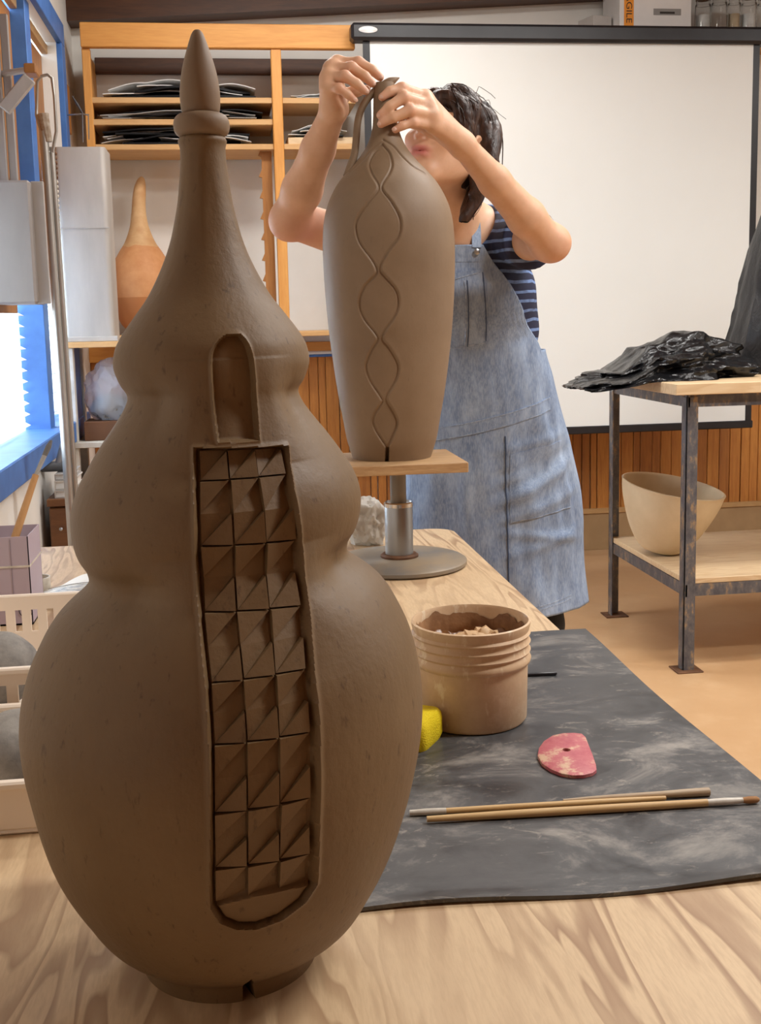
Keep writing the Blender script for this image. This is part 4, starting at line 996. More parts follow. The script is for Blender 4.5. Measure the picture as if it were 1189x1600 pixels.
# bag of granules, brown box, blue binder
_c = at(165, 625, YR + .06)
_zb = rz[0] + .075
tag(B('brown_box', rk0 + .06, rk1 - .05, YR + .03, YR + .20, rz[0] + .0005, _zb, simple('brown_card', srgb(112, 74, 46), srgb(92, 58, 34), 6, .7), None, base=((rk0 + rk1) / 2, YR + .1, rz[0])), 'flat brown box on the corner rack under the clear bag', 'box')
m_cb = NT('clear_bag_film').done((.86, .91, 1, 1), .15, Transmission_Weight=.7, IOR=1.12)
bg = thing('granule_bag', 'clear plastic bag of grey granules on the brown box', 'plastic bag', (float(_c[0]) + .0, YR + .1, _zb))
o = crumple('bag_film', (float(_c[0]) + .02, YR + .105, _zb + .11), (.10, .07, .125), m_cb, 9, .25, _zb + .001, 5); 
del_ = o.location.copy(); o.data.transform(Matrix.Translation(del_)); o.location = (0, 0, 0); o.data.transform(Matrix.Translation(-bg.location)); o.parent = bg
_n = NT('grey_granules'); _q = _n.noise(_n.map(), 130, 3, .7); _n.bump(_q, 1.0, .006); _n = _n.done(_n.ramp(_q, [(.35, srgb(70, 66, 62)), (.6, srgb(160, 152, 142))]), .6)
o = crumple('granules', (float(_c[0]) + .02, YR + .105, _zb + .045), (.082, .055, .055), _n, 2, .15, _zb + .004, 4)
del_ = o.location.copy(); o.data.transform(Matrix.Translation(del_)); o.location = (0, 0, 0); o.data.transform(Matrix.Translation(-bg.location)); o.parent = bg; o['kind'] = 'stuff'
_a = at(123, 705, YR + .04); 
tag(B('blue_crate', rk0 + .055, rk1 - .05, YR + .04, YR + .24, .3005, .3005 + .30, simple('deep_blue_plastic', srgb(58, 76, 140), None, 6, .45), None, .006, base=((rk0 + rk1) / 2, YR + .14, .3)), 'deep blue plastic box on the low shelf of the corner rack', 'box')

# ------------------------------------------------------------------ bench by the window with books and tools
YD = 3.75
bzt = float(at(80, 780, YD)[2]); bx1_ = float(at(125, 780, YD)[0])
m_bench = wood('dark_bench_wood', srgb(120, 78, 42), srgb(84, 50, 26), 'x')
bench = thing('drawer_bench', 'dark brown wooden bench with drawer under the window', 'bench', (XL + .15, YD + .2, 0))
B('bench_top', XL + .025, bx1_, YD - .005, YD + .5, bzt - .025, bzt, m_bench, bench)
dr = B('drawer', XL + .03, bx1_ - .04, YD, YD + .02, bzt - .17, bzt - .03, m_bench, bench, .004)
build('knob', MB().lathe([(.002, 0), (.005, .003), (.006, .008), (.002, .011)], (0, 0, 0), 20, fn=lambda p, a: ((XL + bx1_) / 2 + p[0], YD - p[2], bzt - .10 + p[1])), m_galv, dr)
B('carcass', XL + .03, bx1_ - .03, YD + .02, YD + .48, .08, bzt - .025, m_bench, bench)
B('grey_panel', XL + .05, XL + .13, YD + .008, YD + .02, bzt - .28, bzt - .18, simple('blue_grey_panel', srgb(150, 160, 170), None, 5, .5), bench)
zz = bzt
for k, (w_, h_, c, lab) in enumerate(((.135, .026, srgb(186, 182, 178), 'grey-covered book at the bottom of the pile on the bench'), (.13, .030, srgb(204, 200, 194), 'thick pale book in the middle of the pile on the bench'), (.125, .020, srgb(172, 168, 164), 'thin grey book on top of the pile on the bench'))):
    t = thing('book', lab, 'book', (bx1_ - .13, YD + .14, zz), group='books piled on the bench')
    x0 = max(XL + .05, bx1_ - .01 - w_ * 1.25); x1 = bx1_ - .012 - .006 * k
    mc_ = simple('book_cover_%d' % k, c, None, 6, .55)
    build('cover', MB().box(x0, x1, YD + .01 + .01 * k, YD + .24, zz + .0004, zz + .004).box(x0, x1, YD + .01 + .01 * k, YD + .24, zz + h_ - .004, zz + h_).box(x0, x0 + .004, YD + .01 + .01 * k, YD + .24, zz + .004, zz + h_ - .004), mc_, t)
    B('pages', x0 + .004, x1 - .006, YD + .015 + .01 * k, YD + .235, zz + .004, zz + h_ - .004, m_wp, t, 0)
    zz += h_ + .0006
tl = thing('hand_drill', 'small dark grey hand tool resting on the book pile', 'tool', (bx1_ - .09, YD + .1, zz))
_xx = bx1_ - .10
m_dg = simple('dark_grey_plastic', srgb(92, 94, 98), srgb(72, 74, 78), 8, .5)
build('motor_body', MB().tube([(_xx - .03, YD + .08, zz + .019), (_xx + .055, YD + .1, zz + .019)], [.016, .0185], 16), m_dg, tl, smooth=50)
build('grip', MB().tube([(_xx - .02, YD + .08, zz + .02), (_xx - .045, YD + .085, zz + .075)], [.014, .016], 14), m_dg, tl, smooth=50)
build('lever', MB().tube([(_xx + .02, YD + .09, zz + .02), (_xx + .045, YD + .095, zz + .09)], [.010, .013], 14), simple('mid_grey_plastic', srgb(140, 140, 142), None, 8, .5), tl, smooth=50)

# ------------------------------------------------------------------ wall extruder, poles and hanging tools
YE = 3.02
ex = thing('wall_extruder', 'grey sheet-metal clay extruder with lever mounted at the window', 'extruder', (XL + .06, YE + .1, 1.2))
m_exg = NT('grey_painted_sheet'); _n = m_exg.noise(m_exg.map((1, 1, .3)), 8, 4, .6); m_exg = m_exg.done(m_exg.ramp(_n, [(.3, srgb(166, 160, 156)), (.7, srgb(150, 145, 142))]), .55, .2)
ez0, ez1 = float(at(40, 475, YE)[2]), float(at(40, 281, YE)[2]); ex1 = float(at(72, 400, YE)[0]); exm = float(at(53, 400, YE)[0])
B('mount_board', XL + .024, XL + .045, YE + .03, YE + .33, ez0 - .02, 2.35, m_panel, ex)
B('barrel', XL + .046, exm, YE, YE + .16, ez0, ez1, m_exg, ex, .006)
B('barrel_flange', exm - .003, ex1, YE + .03, YE + .04, ez0, ez1 + .0, m_duct, ex, .002)
for k, x in enumerate((XL + .050, XL + .073, XL + .096)):
    B('guide_rail', x, x + .020, YE + .03 + .01 * k, YE + .045 + .01 * k, ez1, float(at(20, 18, YE + .03)[2]), m_exg if k else m_duct, ex)
_a, _b = at(6, 172, YE - .02), at(47, 122, YE - .02)
_lm = MB(); _d = Vector(_b) - Vector(_a); _lm.cur = Matrix.Translation((Vector(_a) + Vector(_b)) / 2) @ Matrix.Rotation(-math.atan2(_d.z, _d.x), 4, 'Y'); _lm.box(-_d.length / 2, _d.length / 2, -.008, .008, -.017, .017, .003)
build('lever_arm', _lm, m_duct, ex, smooth=30)
_p = at(50, 108, YE)
build('pivot', MB().box(float(_p[0]) - .018, float(_p[0]) + .012, YE - .015, YE + .05, float(_p[2]) - .012, float(_p[2]) + .012, .003), m_panel, ex)
build('pivot_link', MB().tube([tuple(_p), (XL + .09, YE + .06, float(_p[2]))], .008, 10), m_duct, ex)
m_alu = simple('dull_aluminium', srgb(190, 186, 180), srgb(168, 164, 158), 12, .35, .8, stretch=(1, 1, .3))
YP = 3.30
pl = thing('metal_stand', 'leaning aluminium double pole with looped top beside the window', 'pole', tuple(at(118, 860, YP)))
_loop = [at(76, 238, YP), at(64, 205, YP), at(57, 180, YP), at(58, 128, YP), at(64, 119, YP), at(74, 117, YP), at(81, 122, YP), at(85, 150, YP), at(88, 205, YP), at(82, 238, YP)]
build('loop', MB().tube([tuple(p) for p in _loop], .0045, 10), m_alu, pl, smooth=60)
_t0, _t1 = at(68, 205, YP), at(102, 690, YP)
_u = (Vector(_t1) - Vector(_t0)).normalized(); _end = Vector(_t0) + _u * ((Vector(_t0).z - .003) / -_u.z)
build('pole', MB().tube([_t0, L3(_t0, tuple(_end), .5), tuple(_end)], .0125, 14), m_alu, pl, smooth=60)
_t0b = at(80, 230, YP + .02); _eb = Vector(_t0b) + _u * ((Vector(_t0b).z - .003) / -_u.z)
build('pole', MB().tube([_t0b, L3(_t0b, tuple(_eb), .5), tuple(_eb)], .009, 14), m_alu, pl, smooth=60)
build('clamp', MB().tube([at(67, 178, YP), at(75, 222, YP)], [.016, .012], 10), simple('crusted_clamp', srgb(190, 180, 166), srgb(150, 130, 108), 60, .7, bump=.6), pl, smooth=30)
_c0 = at(90, 250, YP + .03)
ch_ = thing('bead_chain', 'white beaded chain hanging beside the aluminium poles', 'chain', tuple(at(90, 370, YP + .03)))
for k in range(18):
    p = at(86.5 + k * .35, 240 + k * 7.4, YP + .03)
    build('bead', MB().lathe([(.0006, -.0055), (.0040, -.0035), (.0048, 0), (.0040, .0035), (.0006, .0055)], tuple(p), 8), m_ferr if k > 5 else m_rust, ch_, smooth=60)
# board with two hooked tools in the corner
tb = thing('tool_board', 'narrow brown board on the left wall with hanging metal tools', 'board', (XL + .01, 5.0, 1.9))
B('board', XL + .001, XL + .02, 4.86, 5.0, float(onx(118, 226, XL)[2]), float(onx(112, 152, XL)[2]), m_panel, tb)
_y = 4.84
for k, (xa, ya, xb, yb) in enumerate(((113, 150, 130, 178), (129, 176, 130, 222), (138, 178, 139, 218))):
    a, b_ = at(xa, ya, _y), at(xb, yb, _y)
    build('tool', MB().tube([tuple(a), L3(a, b_, .5), tuple(b_)], [.004, .010 if k == 0 else .005, .004], 10, flat=.5), m_dg if k == 0 else m_galv, tb, smooth=40)
build('hook', MB().tube([(XL + .012, 4.87, float(at(128, 178, _y)[2])), tuple(at(129, 178, _y)), tuple(at(139, 180, _y))], .003, 8), m_galv, tb)
# ------------------------------------------------------------------ the person
class Field:
    """signed distance grid; primitives are blended into it"""
    def __init__(s, lo, hi, h):
        s.lo = np.array(lo, float); s.h = h; s.n = np.ceil((np.array(hi) - s.lo) / h).astype(int) + 1
        s.f = np.full(s.n, .08, np.float32)
        s.ax = [s.lo[i] + np.arange(s.n[i]) * h for i in range(3)]
    def sub(s, lo, hi):
        a = np.clip(((np.array(lo) - s.lo) / s.h).astype(int), 0, s.n); b_ = np.clip(((np.array(hi) - s.lo) / s.h).astype(int) + 2, 0, s.n)
        sl = tuple(slice(x, y) for x, y in zip(a, b_))
        X = s.ax[0][sl[0]][:, None, None].astype(np.float32); Y = s.ax[1][sl[1]][None, :, None].astype(np.float32); Z = s.ax[2][sl[2]][None, None].astype(np.float32)
        return sl, X, Y, Z
    def put(s, sl, d, k):
        a = s.f[sl]
        if k > 0: hh = np.maximum(k - np.abs(a - d), 0) / k; s.f[sl] = np.minimum(a, d) - hh * hh * k * .25
        else: s.f[sl] = np.minimum(a, d)
    def cap(s, p, q, r0, r1=None, k=.01, clip=None):
        p = np.array(p, float); q = np.array(q, float); r1 = r0 if r1 is None else r1; m = max(r0, r1) + .03
        sl, X, Y, Z = s.sub(np.minimum(p, q) - m, np.maximum(p, q) + m)
        v = q - p; L = v @ v + 1e-12
        t = np.clip(((X - p[0]) * v[0] + (Y - p[1]) * v[1] + (Z - p[2]) * v[2]) / L, 0, 1)
        d = np.sqrt((X - p[0] - v[0] * t)**2 + (Y - p[1] - v[1] * t)**2 + (Z - p[2] - v[2] * t)**2) - (r0 + (r1 - r0) * t)
        if clip is not None:
            cpt, cn = clip; d = np.maximum(d, (X - cpt[0]) * cn[0] + (Y - cpt[1]) * cn[1] + (Z - cpt[2]) * cn[2])
        s.put(sl, d, k)
    def ell(s, c, rad, R=None, k=.02, cut=False):
        c = np.array(c, float); rad = np.array(rad, float); m = rad.max() + .03
        sl, X, Y, Z = s.sub(c - m, c + m)
        R = np.eye(3) if R is None else np.array(R)
        x, y, z = X - c[0], Y - c[1], Z - c[2]
        u = [(R[i][0] * x + R[i][1] * y + R[i][2] * z) / rad[i] for i in range(3)]
        r = np.sqrt(u[0]**2 + u[1]**2 + u[2]**2); g = np.sqrt((u[0] / rad[0])**2 + (u[1] / rad[1])**2 + (u[2] / rad[2])**2) + 1e-9
        d = np.clip(r * (r - 1) / g, -.5, .5)
        if cut:
            a = s.f[sl]; dd = -d
            if k > 0: hh = np.maximum(k - np.abs(a - dd), 0) / k; s.f[sl] = np.maximum(a, dd) + hh * hh * k * .25
            else: s.f[sl] = np.maximum(a, dd)
        else: s.put(sl, d, k)
    def chain(s, P, R, k=.006):
        for i in range(len(P) - 1): s.cap(P[i], P[i + 1], R[i], R[i + 1], k if i else k)
    def mesh(s, name, smooth=2):
        f = s.f; S = f < 0
        cnt = np.zeros(np.array(f.shape) - 1, np.int8)
        for i in (0, 1):
            for j in (0, 1):
                for k in (0, 1): cnt += S[i:f.shape[0] - 1 + i, j:f.shape[1] - 1 + j, k:f.shape[2] - 1 + k]
        act = (cnt > 0) & (cnt < 8); C = np.argwhere(act); idx = np.full(act.shape, -1, np.int32); idx[act] = np.arange(len(C))
        acc = np.zeros((len(C), 3)); num = np.zeros(len(C))
        for ax in range(3):
            o1, o2 = [a for a in range(3) if a != ax]
            for i in (0, 1):
                for j in (0, 1):
                    a = np.zeros(3, int); a[o1] = i; a[o2] = j; b_ = a.copy(); b_[ax] = 1
                    fa = f[tuple((C + a).T)]; fb = f[tuple((C + b_).T)]; m = (fa < 0) != (fb < 0)
                    t = np.where(m, fa / (fa - fb + 1e-12), 0); p = a[None] + (b_ - a)[None] * t[:, None]
                    acc += p * m[:, None]; num += m
        V = (C + acc / num[:, None]) * s.h + s.lo
        Fs = []
        for ax in range(3):
            o1, o2 = [a for a in range(3) if a != ax]
            A = [slice(None)] * 3; Bq = [slice(None)] * 3; A[ax] = slice(0, -1); Bq[ax] = slice(1, None)
            sa, sb = S[tuple(A)], S[tuple(Bq)]; E = np.argwhere(sa != sb)
            E = E[(E[:, o1] > 0) & (E[:, o2] > 0) & (E[:, o1] < f.shape[o1] - 1) & (E[:, o2] < f.shape[o2] - 1)]
            def g(d1, d2): q = E.copy(); q[:, o1] += d1; q[:, o2] += d2; return idx[tuple(q.T)]
            Q = np.stack([g(-1, -1), g(0, -1), g(0, 0), g(-1, 0)], 1)
            fl = S[tuple(E.T)] if ax != 1 else ~S[tuple(E.T)]
            Q = np.where(fl[:, None], Q, Q[:, ::-1]); Fs.append(Q)
        F = np.vstack(Fs); F = F[(F >= 0).all(1)]
        for _ in range(smooth):
            sm = np.zeros_like(V); c = np.zeros(len(V))
            for i in range(4):
                a, b_ = F[:, i], F[:, (i + 1) % 4]
                for q in range(3):
                    sm[:, q] += np.bincount(a, V[b_, q], len(V)) + np.bincount(b_, V[a, q], len(V))
                c += np.bincount(a, minlength=len(V)) + np.bincount(b_, minlength=len(V))
            V = V * .4 + (sm / np.maximum(c, 1)[:, None]) * .6
        return npmesh(name, V, F), V

def J(x, y, Y): return at(x, y, Y)
pelvis, waist, chest = J(772, 770, 2.73), J(757, 620, 2.70), J(737, 460, 2.655)
upch, nbase, headc = J(722, 385, 2.625), J(718, 335, 2.60), J(695, 227, 2.475)
SL, SR = J(792, 366, 2.60), J(622, 398, 2.60)
EL, ER = J(858, 380, 2.375), J(454, 342, 2.325)
WL, WR = J(722, 226, 2.205), J(522, 170, 2.165)
person = thing('person', 'person in denim overall dress and striped shirt shaping the bottle vase neck', 'person', (float(pelvis[0]), 2.73, 0))
f = np.array([-.58, -.73, .36]); f /= np.linalg.norm(f)
u = np.array([.34, .25, .9]); u -= f * (u @ f); u /= np.linalg.norm(u)
rt = np.cross(f, u)           # towards picture right is -? made explicit below
if rt[0] < 0: rt = -rt
HR_ = [rt, f, u]
def hp(x, y, z): return headc + rt * x + f * y + u * z
B_ = Field((.03, 2.06, .78), (.86, 2.92, 1.77), .003)
# torso, neck, shoulders
B_.ell(pelvis, (.155, .115, .13), k=.02); B_.cap(pelvis, waist, .115, .105, .05); B_.cap(waist, chest, .105, .112, .05)
B_.ell(chest, (.145, .10, .13), k=.05); B_.ell(upch, (.13, .085, .08), k=.04)
for s_ in (SL, SR):
    B_.cap(upch + (s_ - upch) * .35, s_, .062, .050, .03); B_.cap(nbase + np.array([0, .01, .01]), s_, .034, .038, .035)
B_.cap(nbase - np.array([0, 0, .02]), hp(0, -.030, -.045), .056, .053, .03)
B_.cap(J(716, 378, 2.565), J(706, 300, 2.525), .030, .030, .04)       # front of the throat
# arms
def arm(S, E, W, elb):
    m = S + (E - S) * .5
    B_.cap(S, m, .050, .045, .02); B_.cap(m, E, .045, .038, .02)
    B_.ell(E + elb * .014, (.029, .029, .029), k=.03)
    d = (W - E); m1 = E + d * .28; m2 = E + d * .65
    B_.cap(E, m1, .037, .0385, .015); B_.cap(m1, m2, .0385, .0310, .015); B_.cap(m2, W, .0315, .0235, .015)
arm(SL, EL, WL, np.array([.9, -.2, .0])); arm(SR, ER, WR, np.array([-.5, -.2, -.7]))
# hands : (MCP, PIP, DIP, TIP) per finger
def hand(W, fingers, thumb, rk=.0138):
    for P in fingers:
        B_.cap(W, P[0], .0185, rk, .016)
    for a, b_ in zip(fingers[:-1], fingers[1:]): B_.cap(a[0], b_[0], .0125, .0125, .012)
    for i, P in enumerate(fingers):
        s = (1.12, 1.14, 1.08, .96)[i]
        for (a, b_, r0, r1, k) in ((P[0], P[1], .0108, .0094, .006), (P[1], P[2], .0096, .0084, .004), (P[2], P[3], .0085, .0070, .003)): B_.cap(a, b_, r0 * s, r1 * s, k)
        B_.ell(P[1], (.0102 * s,) * 3, k=.004)
    B_.chain([W * .75 + thumb[0] * .25] + thumb, [.018, .0155, .0115, .0105, .0078], .008)
RH = [[J(527, 99, 2.185), J(560, 98, 2.165), J(581, 109, 2.158), J(594, 121, 2.153)],
      [J(518, 108, 2.170), J(549, 106, 2.145), J(570, 119, 2.138), J(582, 131, 2.136)],
      [J(513, 122, 2.155), J(539, 119, 2.128), J(558, 131, 2.124), J(571, 143, 2.126)],
      [J(513, 137, 2.145), J(530, 138, 2.118), J(543, 147, 2.117), J(553, 156, 2.120)]]
RT_ = [J(536, 150, 2.185), J(556, 142, 2.180), J(573, 139, 2.176)]
hand(WR, RH, [J(528, 158, 2.18)] + RT_)
LH = [[J(664, 152, 2.160), J(628, 138, 2.126), J(609, 143, 2.118), J(597, 152, 2.116)],
      [J(668, 165, 2.148), J(631, 152, 2.110), J(608, 167, 2.104), J(594, 180, 2.106)],
      [J(674, 180, 2.142), J(641, 172, 2.106), J(614, 184, 2.101), J(595, 194, 2.105)],
      [J(676, 196, 2.144), J(645, 191, 2.115), J(628, 197, 2.109), J(617, 203, 2.109)]]
LT_ = [J(672, 204, 2.180), J(642, 190, 2.190), J(616, 180, 2.180)]
hand(WL, LH, [J(700, 216, 2.195)] + LT_)
# head and face
B_.ell(hp(0, -.012, .028), (.074, .094, .088), HR_, .02)
B_.ell(hp(0, .025, -.040), (.059, .066, .068), HR_, .03)
B_.ell(hp(0, .060, -.098), (.026, .022, .018), HR_, .025)            # chin
B_.cap(hp(-.05, -.005, -.05), hp(-.018, .058, -.094), .020, .016, .025); B_.cap(hp(.05, -.005, -.05), hp(.018, .058, -.094), .020, .016, .025)
for sx in (-1, 1):
    B_.ell(hp(sx * .034, .066, -.022), (.022, .020, .018), HR_, .02)     # cheeks
    B_.cap(hp(sx * .012, .080, .036), hp(sx * .046, .066, .034), .009, .008, .012)   # brow
    B_.ell(hp(sx * .031, .090, .014), (.015, .013, .010), HR_, .010, cut=True)
    B_.ell(hp(sx * .077, -.008, -.005), (.010, .022, .032), HR_, .006)   # ears
    B_.ell(hp(sx * .082, -.004, .0), (.005, .012, .018), HR_, .004, cut=True)
B_.cap(hp(0, .083, .022), hp(0, .104, -.020), .0075, .0105, .010)
for sx in (-1, 1):
    B_.ell(hp(sx * .012, .093, -.025), (.0085, .010, .008), HR_, .006)
    B_.ell(hp(sx * .0065, .098, -.0335), (.0042, .006, .0045), HR_, .002, cut=True)
B_.ell(hp(0, .083, -.052), (.026, .012, .0075), HR_, .006); B_.ell(hp(0, .081, -.066), (.023, .0125, .0085), HR_, .006)
B_.ell(hp(0, .097, -.0585), (.026, .012, .0017), HR_, .002, cut=True)
me, Vb = B_.mesh('person_body', 2)
col = me.color_attributes.new('tint', 'FLOAT_COLOR', 'POINT')
loc = Vb - headc; hx, hy, hz_ = loc @ rt, loc @ f, loc @ u
lip = np.exp(-((hz_ + .0595) / .0125)**4) * np.exp(-(hx / .024)**4) * (hy > .07) * ((loc**2).sum(1) < .13**2)
red = np.zeros(len(Vb))
for P in RH + LH:
    for q, s_ in ((P[3], .012), (P[1], .012)): red = np.maximum(red, np.exp(-((Vb - q)**2).sum(1) / s_**2) * .55)
red = np.maximum(red, np.exp(-((Vb - ER - np.array([.03, 0, -.04]))**2).sum(1) / .07**2) * .9)
red = np.maximum(red, np.exp(-((Vb - EL - np.array([.02, 0, -.03]))**2).sum(1) / .05**2) * .5)
red = np.maximum(red, np.exp(-((Vb - hp(-.03, .08, -.04))**2).sum(1) / .04**2) * .5)
cc = np.stack([lip, red, np.zeros(len(Vb)), np.ones(len(Vb))], 1).astype(np.float32)
col.data.foreach_set('color', cc.ravel())
sk = NT('skin'); at_ = sk.n('ShaderNodeAttribute', attribute_name='tint'); sp = sk.n('ShaderNodeSeparateColor'); sk.l(at_.outputs['Color'], sp.inputs[0])
n_ = sk.noise(sk.map(), 30, 4, .6)
c_ = sk.ramp(n_, [(.35, srgb(226, 182, 150)), (.65, srgb(217, 170, 136))])
c_ = sk.mix(sp.outputs[1], c_, srgb(218, 154, 132)); c_ = sk.mix(sp.outputs[0], c_, srgb(200, 118, 110))
sk.bump(sk.noise(sk.map(), 220, 3), .12, .001)
m_skin = sk.done(c_, .48, Subsurface_Weight=.12, Subsurface_Scale=.01)
link('body', me, m_skin, person, smooth=180)
# nails
m_nail = simple('fingernail', srgb(232, 190, 168), None, 5, .3, bump=0)
for H_ in (RH, LH):
    for P in H_:
        d = (P[3] - P[2]); d /= np.linalg.norm(d); out = np.array([0, -1.0, .35]); out -= d * (out @ d); out /= np.linalg.norm(out); sd = np.cross(d, out)
        c = P[3] + d * .0012 + out * .0056
        V = []; n = 12
        for rr2, lift in ((1, 0), (.6, .0011), (.05, .0016)):
            for k in range(n): a = 2 * math.pi * k / n; V.append(c + (d * math.cos(a) * .0052 + sd * math.sin(a) * .0042) * rr2 + out * lift)
        build('fingernail', MB().add(V, [(j * n + k, j * n + (k + 1) % n, (j + 1) * n + (k + 1) % n, (j + 1) * n + k) for j in range(2) for k in range(n)] + [tuple(2 * n + k for k in range(n))]), m_nail, person, smooth=60)
# eyes
m_eye = simple('eye_white', srgb(236, 232, 226), None, 3, .2, bump=0); m_iris = simple('brown_iris', srgb(70, 46, 30), None, 40, .2, bump=0)
for sx in (-1, 1):
    e = hp(sx * .031, .0725, .013)
    ey = build('eye', MB().lathe([(.0118 * math.sin(math.pi * k / 12) + 1e-5, -.0118 * math.cos(math.pi * k / 12)) for k in range(13)], tuple(e), 20), m_eye, person, smooth=80)
    V = []; n = 16; g = f * .9 + u * .3; g /= np.linalg.norm(g); s1 = np.cross(g, u); s1 /= np.linalg.norm(s1); s2_ = np.cross(s1, g)
    for rr2, lift in ((.0056, .0104), (.0030, .0116), (.0002, .0121)):
        for k in range(n): a = 2 * math.pi * k / n; V.append(e + g * lift + (s1 * math.cos(a) + s2_ * math.sin(a)) * rr2)
    build('iris', MB().add(V, [(j * n + k, j * n + (k + 1) % n, (j + 1) * n + (k + 1) % n, (j + 1) * n + k) for j in range(2) for k in range(n)]), m_iris, ey, smooth=60)
    build('eyebrow', MB().tube([hp(sx * .014, .088, .034), hp(sx * .030, .085, .041), hp(sx * .050, .068, .036)], [.003, .004, .0015], 8), simple('brow_hair', srgb(50, 34, 26), None, 60, .7) if sx < 0 else MATS['brow_hair'], person, smooth=60)
# hair: soft mass plus wavy locks
mh = NT('dark_brown_hair'); _n = mh.noise(mh.map((1, 1, .35)), 90, 4, .6, .6); mh.bump(_n, .6, .004)
m_hair = mh.done(mh.ramp(_n, [(.35, srgb(40, 26, 22)), (.6, srgb(66, 44, 34)), (.75, srgb(96, 70, 54))]), .38)
Hf = Field(headc - .17, headc + np.array([.17, .19, .16]), .003)
Hf.ell(hp(0, -.028, .030), (.082, .096, .085), HR_, .01)
Hf.ell(hp(0, -.045, -.01), (.074, .066, .085), HR_, .02)
Hf.ell(hp(0, .075, -.028), (.075, .075, .088), HR_, .012, cut=True)
def wave(P, r0, r1, amp, ph, n=14):
    P = np.array(P); t = np.linspace(0, 1, len(P)); tt = np.linspace(0, 1, n)
    Q = np.stack([cspline(t, P[:, i], tt) for i in range(3)], 1)
    Q += (np.sin(tt * 9 + ph) * amp)[:, None] * np.array([.8, .2, .5])
    return [Q[i] for i in range(n)], [r0 + (r1 - r0) * a for a in tt]
def hq(x, y, z): return hp(x * .84, y * .78 if y < 0 else y, z)
locks = [([hq(.01, .048, .098), hq(.05, .033, .092), hq(.085, .0, .075), hq(.098, -.03, .02), hq(.10, -.045, -.05)], .017, .013),
         ([hq(-.01, .03, .104), hq(.045, .0, .102), hq(.088, -.035, .085), hq(.106, -.06, .025), hq(.11, -.07, -.04)], .018, .012),
         ([hq(.02, .062, .084), hq(.055, .053, .078), hq(.082, .035, .06), hq(.088, .015, .02)], .014, .010),
         ([hq(.005, .075, .075), hq(.04, .078, .070), hq(.07, .058, .045), hq(.084, .03, .0), hq(.088, .01, -.04)], .015, .012),
         ([hq(.02, .07, .062), hq(.05, .07, .05), hq(.072, .048, .02), hq(.082, .025, -.03)], .012, .009),
         ([hq(-.02, .07, .08), hq(-.045, .062, .07), hq(-.068, .04, .045), hq(-.08, .01, .0)], .014, .010),
         ([hq(.10, -.04, .05), hq(.122, -.05, .0), hq(.118, -.055, -.05), hq(.10, -.05, -.09)], .018, .012),
         ([hq(.09, -.03, -.02), hq(.102, -.05, -.07), hq(.095, -.06, -.115), hq(.085, -.06, -.15)], .016, .010),
         ([hq(.0, -.10, .05), hq(.05, -.11, .0), hq(.08, -.09, -.07), hq(.075, -.07, -.14)], .022, .014),
         ([hq(-.03, .043, .098), hq(-.065, .03, .09), hq(-.088, .0, .045), hq(-.092, -.03, -.03), hq(-.085, -.05, -.09)], .017, .012),
         ([hq(0, -.115, .04), hq(-.04, -.115, -.02), hq(-.055, -.095, -.09), hq(-.05, -.085, -.13)], .022, .014)]
for i, (P, a, b_) in enumerate(locks):
    Q, R_ = wave(P, a, b_, .008, i * 1.3); Hf.chain(Q, R_, .007)
hme, _ = Hf.mesh('hair_mass', 1)
hair = link('hair', hme, m_hair, person, smooth=180)
mb = MB(); hr = random.Random(5)
for i in range(200):
    P, a, b_ = locks[hr.choice((0, 1, 2, 3, 4, 6, 7, 8, 10))]; o_ = np.array([hr.gauss(0, .008) for _ in range(3)])
    ln = hr.uniform(.5, 1.0); Q, R_ = wave([p + o_ + (p - headc) * hr.uniform(.0, .06) for p in P], .0014, .0006, .007, hr.uniform(0, 6), 12)
    m = max(4, int(12 * ln)); mb.tube(Q[:m], R_[:m], 4, False)
for i in range(14):       # flyaway hairs over the crown
    a0 = hr.uniform(-.06, .06); b0 = hr.uniform(-.06, .08); p0 = hp(a0, b0 - .02, .095); q0 = hp(a0 + hr.uniform(-.02, .04), b0 - .02 + hr.uniform(-.02, .02), .112 + hr.uniform(0, .010)); r0_ = hp(a0 + hr.uniform(0, .07), b0 - .04, .09 + hr.uniform(0, .02))
    mb.tube(wave([p0, q0, r0_], .0006, .0004, .003, i, 8)[0], .0006, 4, False)
build('loose_strands', mb, m_hair, hair, smooth=60, fix=False, kind='stuff')
# striped shirt
sh = NT('navy_striped_jersey'); sx_ = sh.n('ShaderNodeSeparateXYZ'); vec = sh.map()
sh.l(vec, sx_.inputs[0])
zz_ = sh.math('ADD', sx_.outputs['Z'], sh.math('MULTIPLY', sh.noise(sh.map(), 9, 2), .022))
fr = sh.math('FRACT', sh.math('MULTIPLY', zz_, 1 / .0225))
st_ = sh.math('LESS_THAN', fr, .30)
br = sh.noise(sh.map(), 55, 3)
c_ = sh.mix(sh.math('MULTIPLY', st_, sh.ramp(br, [(.3, (.5,) * 3 + (1,)), (.55, (1, 1, 1, 1))])), srgb(30, 36, 66), srgb(112, 140, 190))
sh.bump(sh.noise(sh.map(), 400, 2), .3, .001)
m_shirt = sh.done(c_, .8)
T_ = Field((.24, 2.36, .98), (.84, 2.86, 1.50), .0035)
T_.cap(waist + (pelvis - waist) * .05, waist, .108, .108, .03); T_.cap(waist, chest, .110, .116, .05)
T_.ell(chest, (.155, .106, .135), k=.05); T_.ell(J(743, 520, 2.68), (.152, .10, .10), k=.05); T_.ell(upch, (.138, .091, .084), k=.04)
T_.ell(chest + np.array([.062, -.065, .0]), (.058, .045, .06), k=.05); T_.ell(chest + np.array([-.075, -.065, .01]), (.058, .045, .06), k=.05)
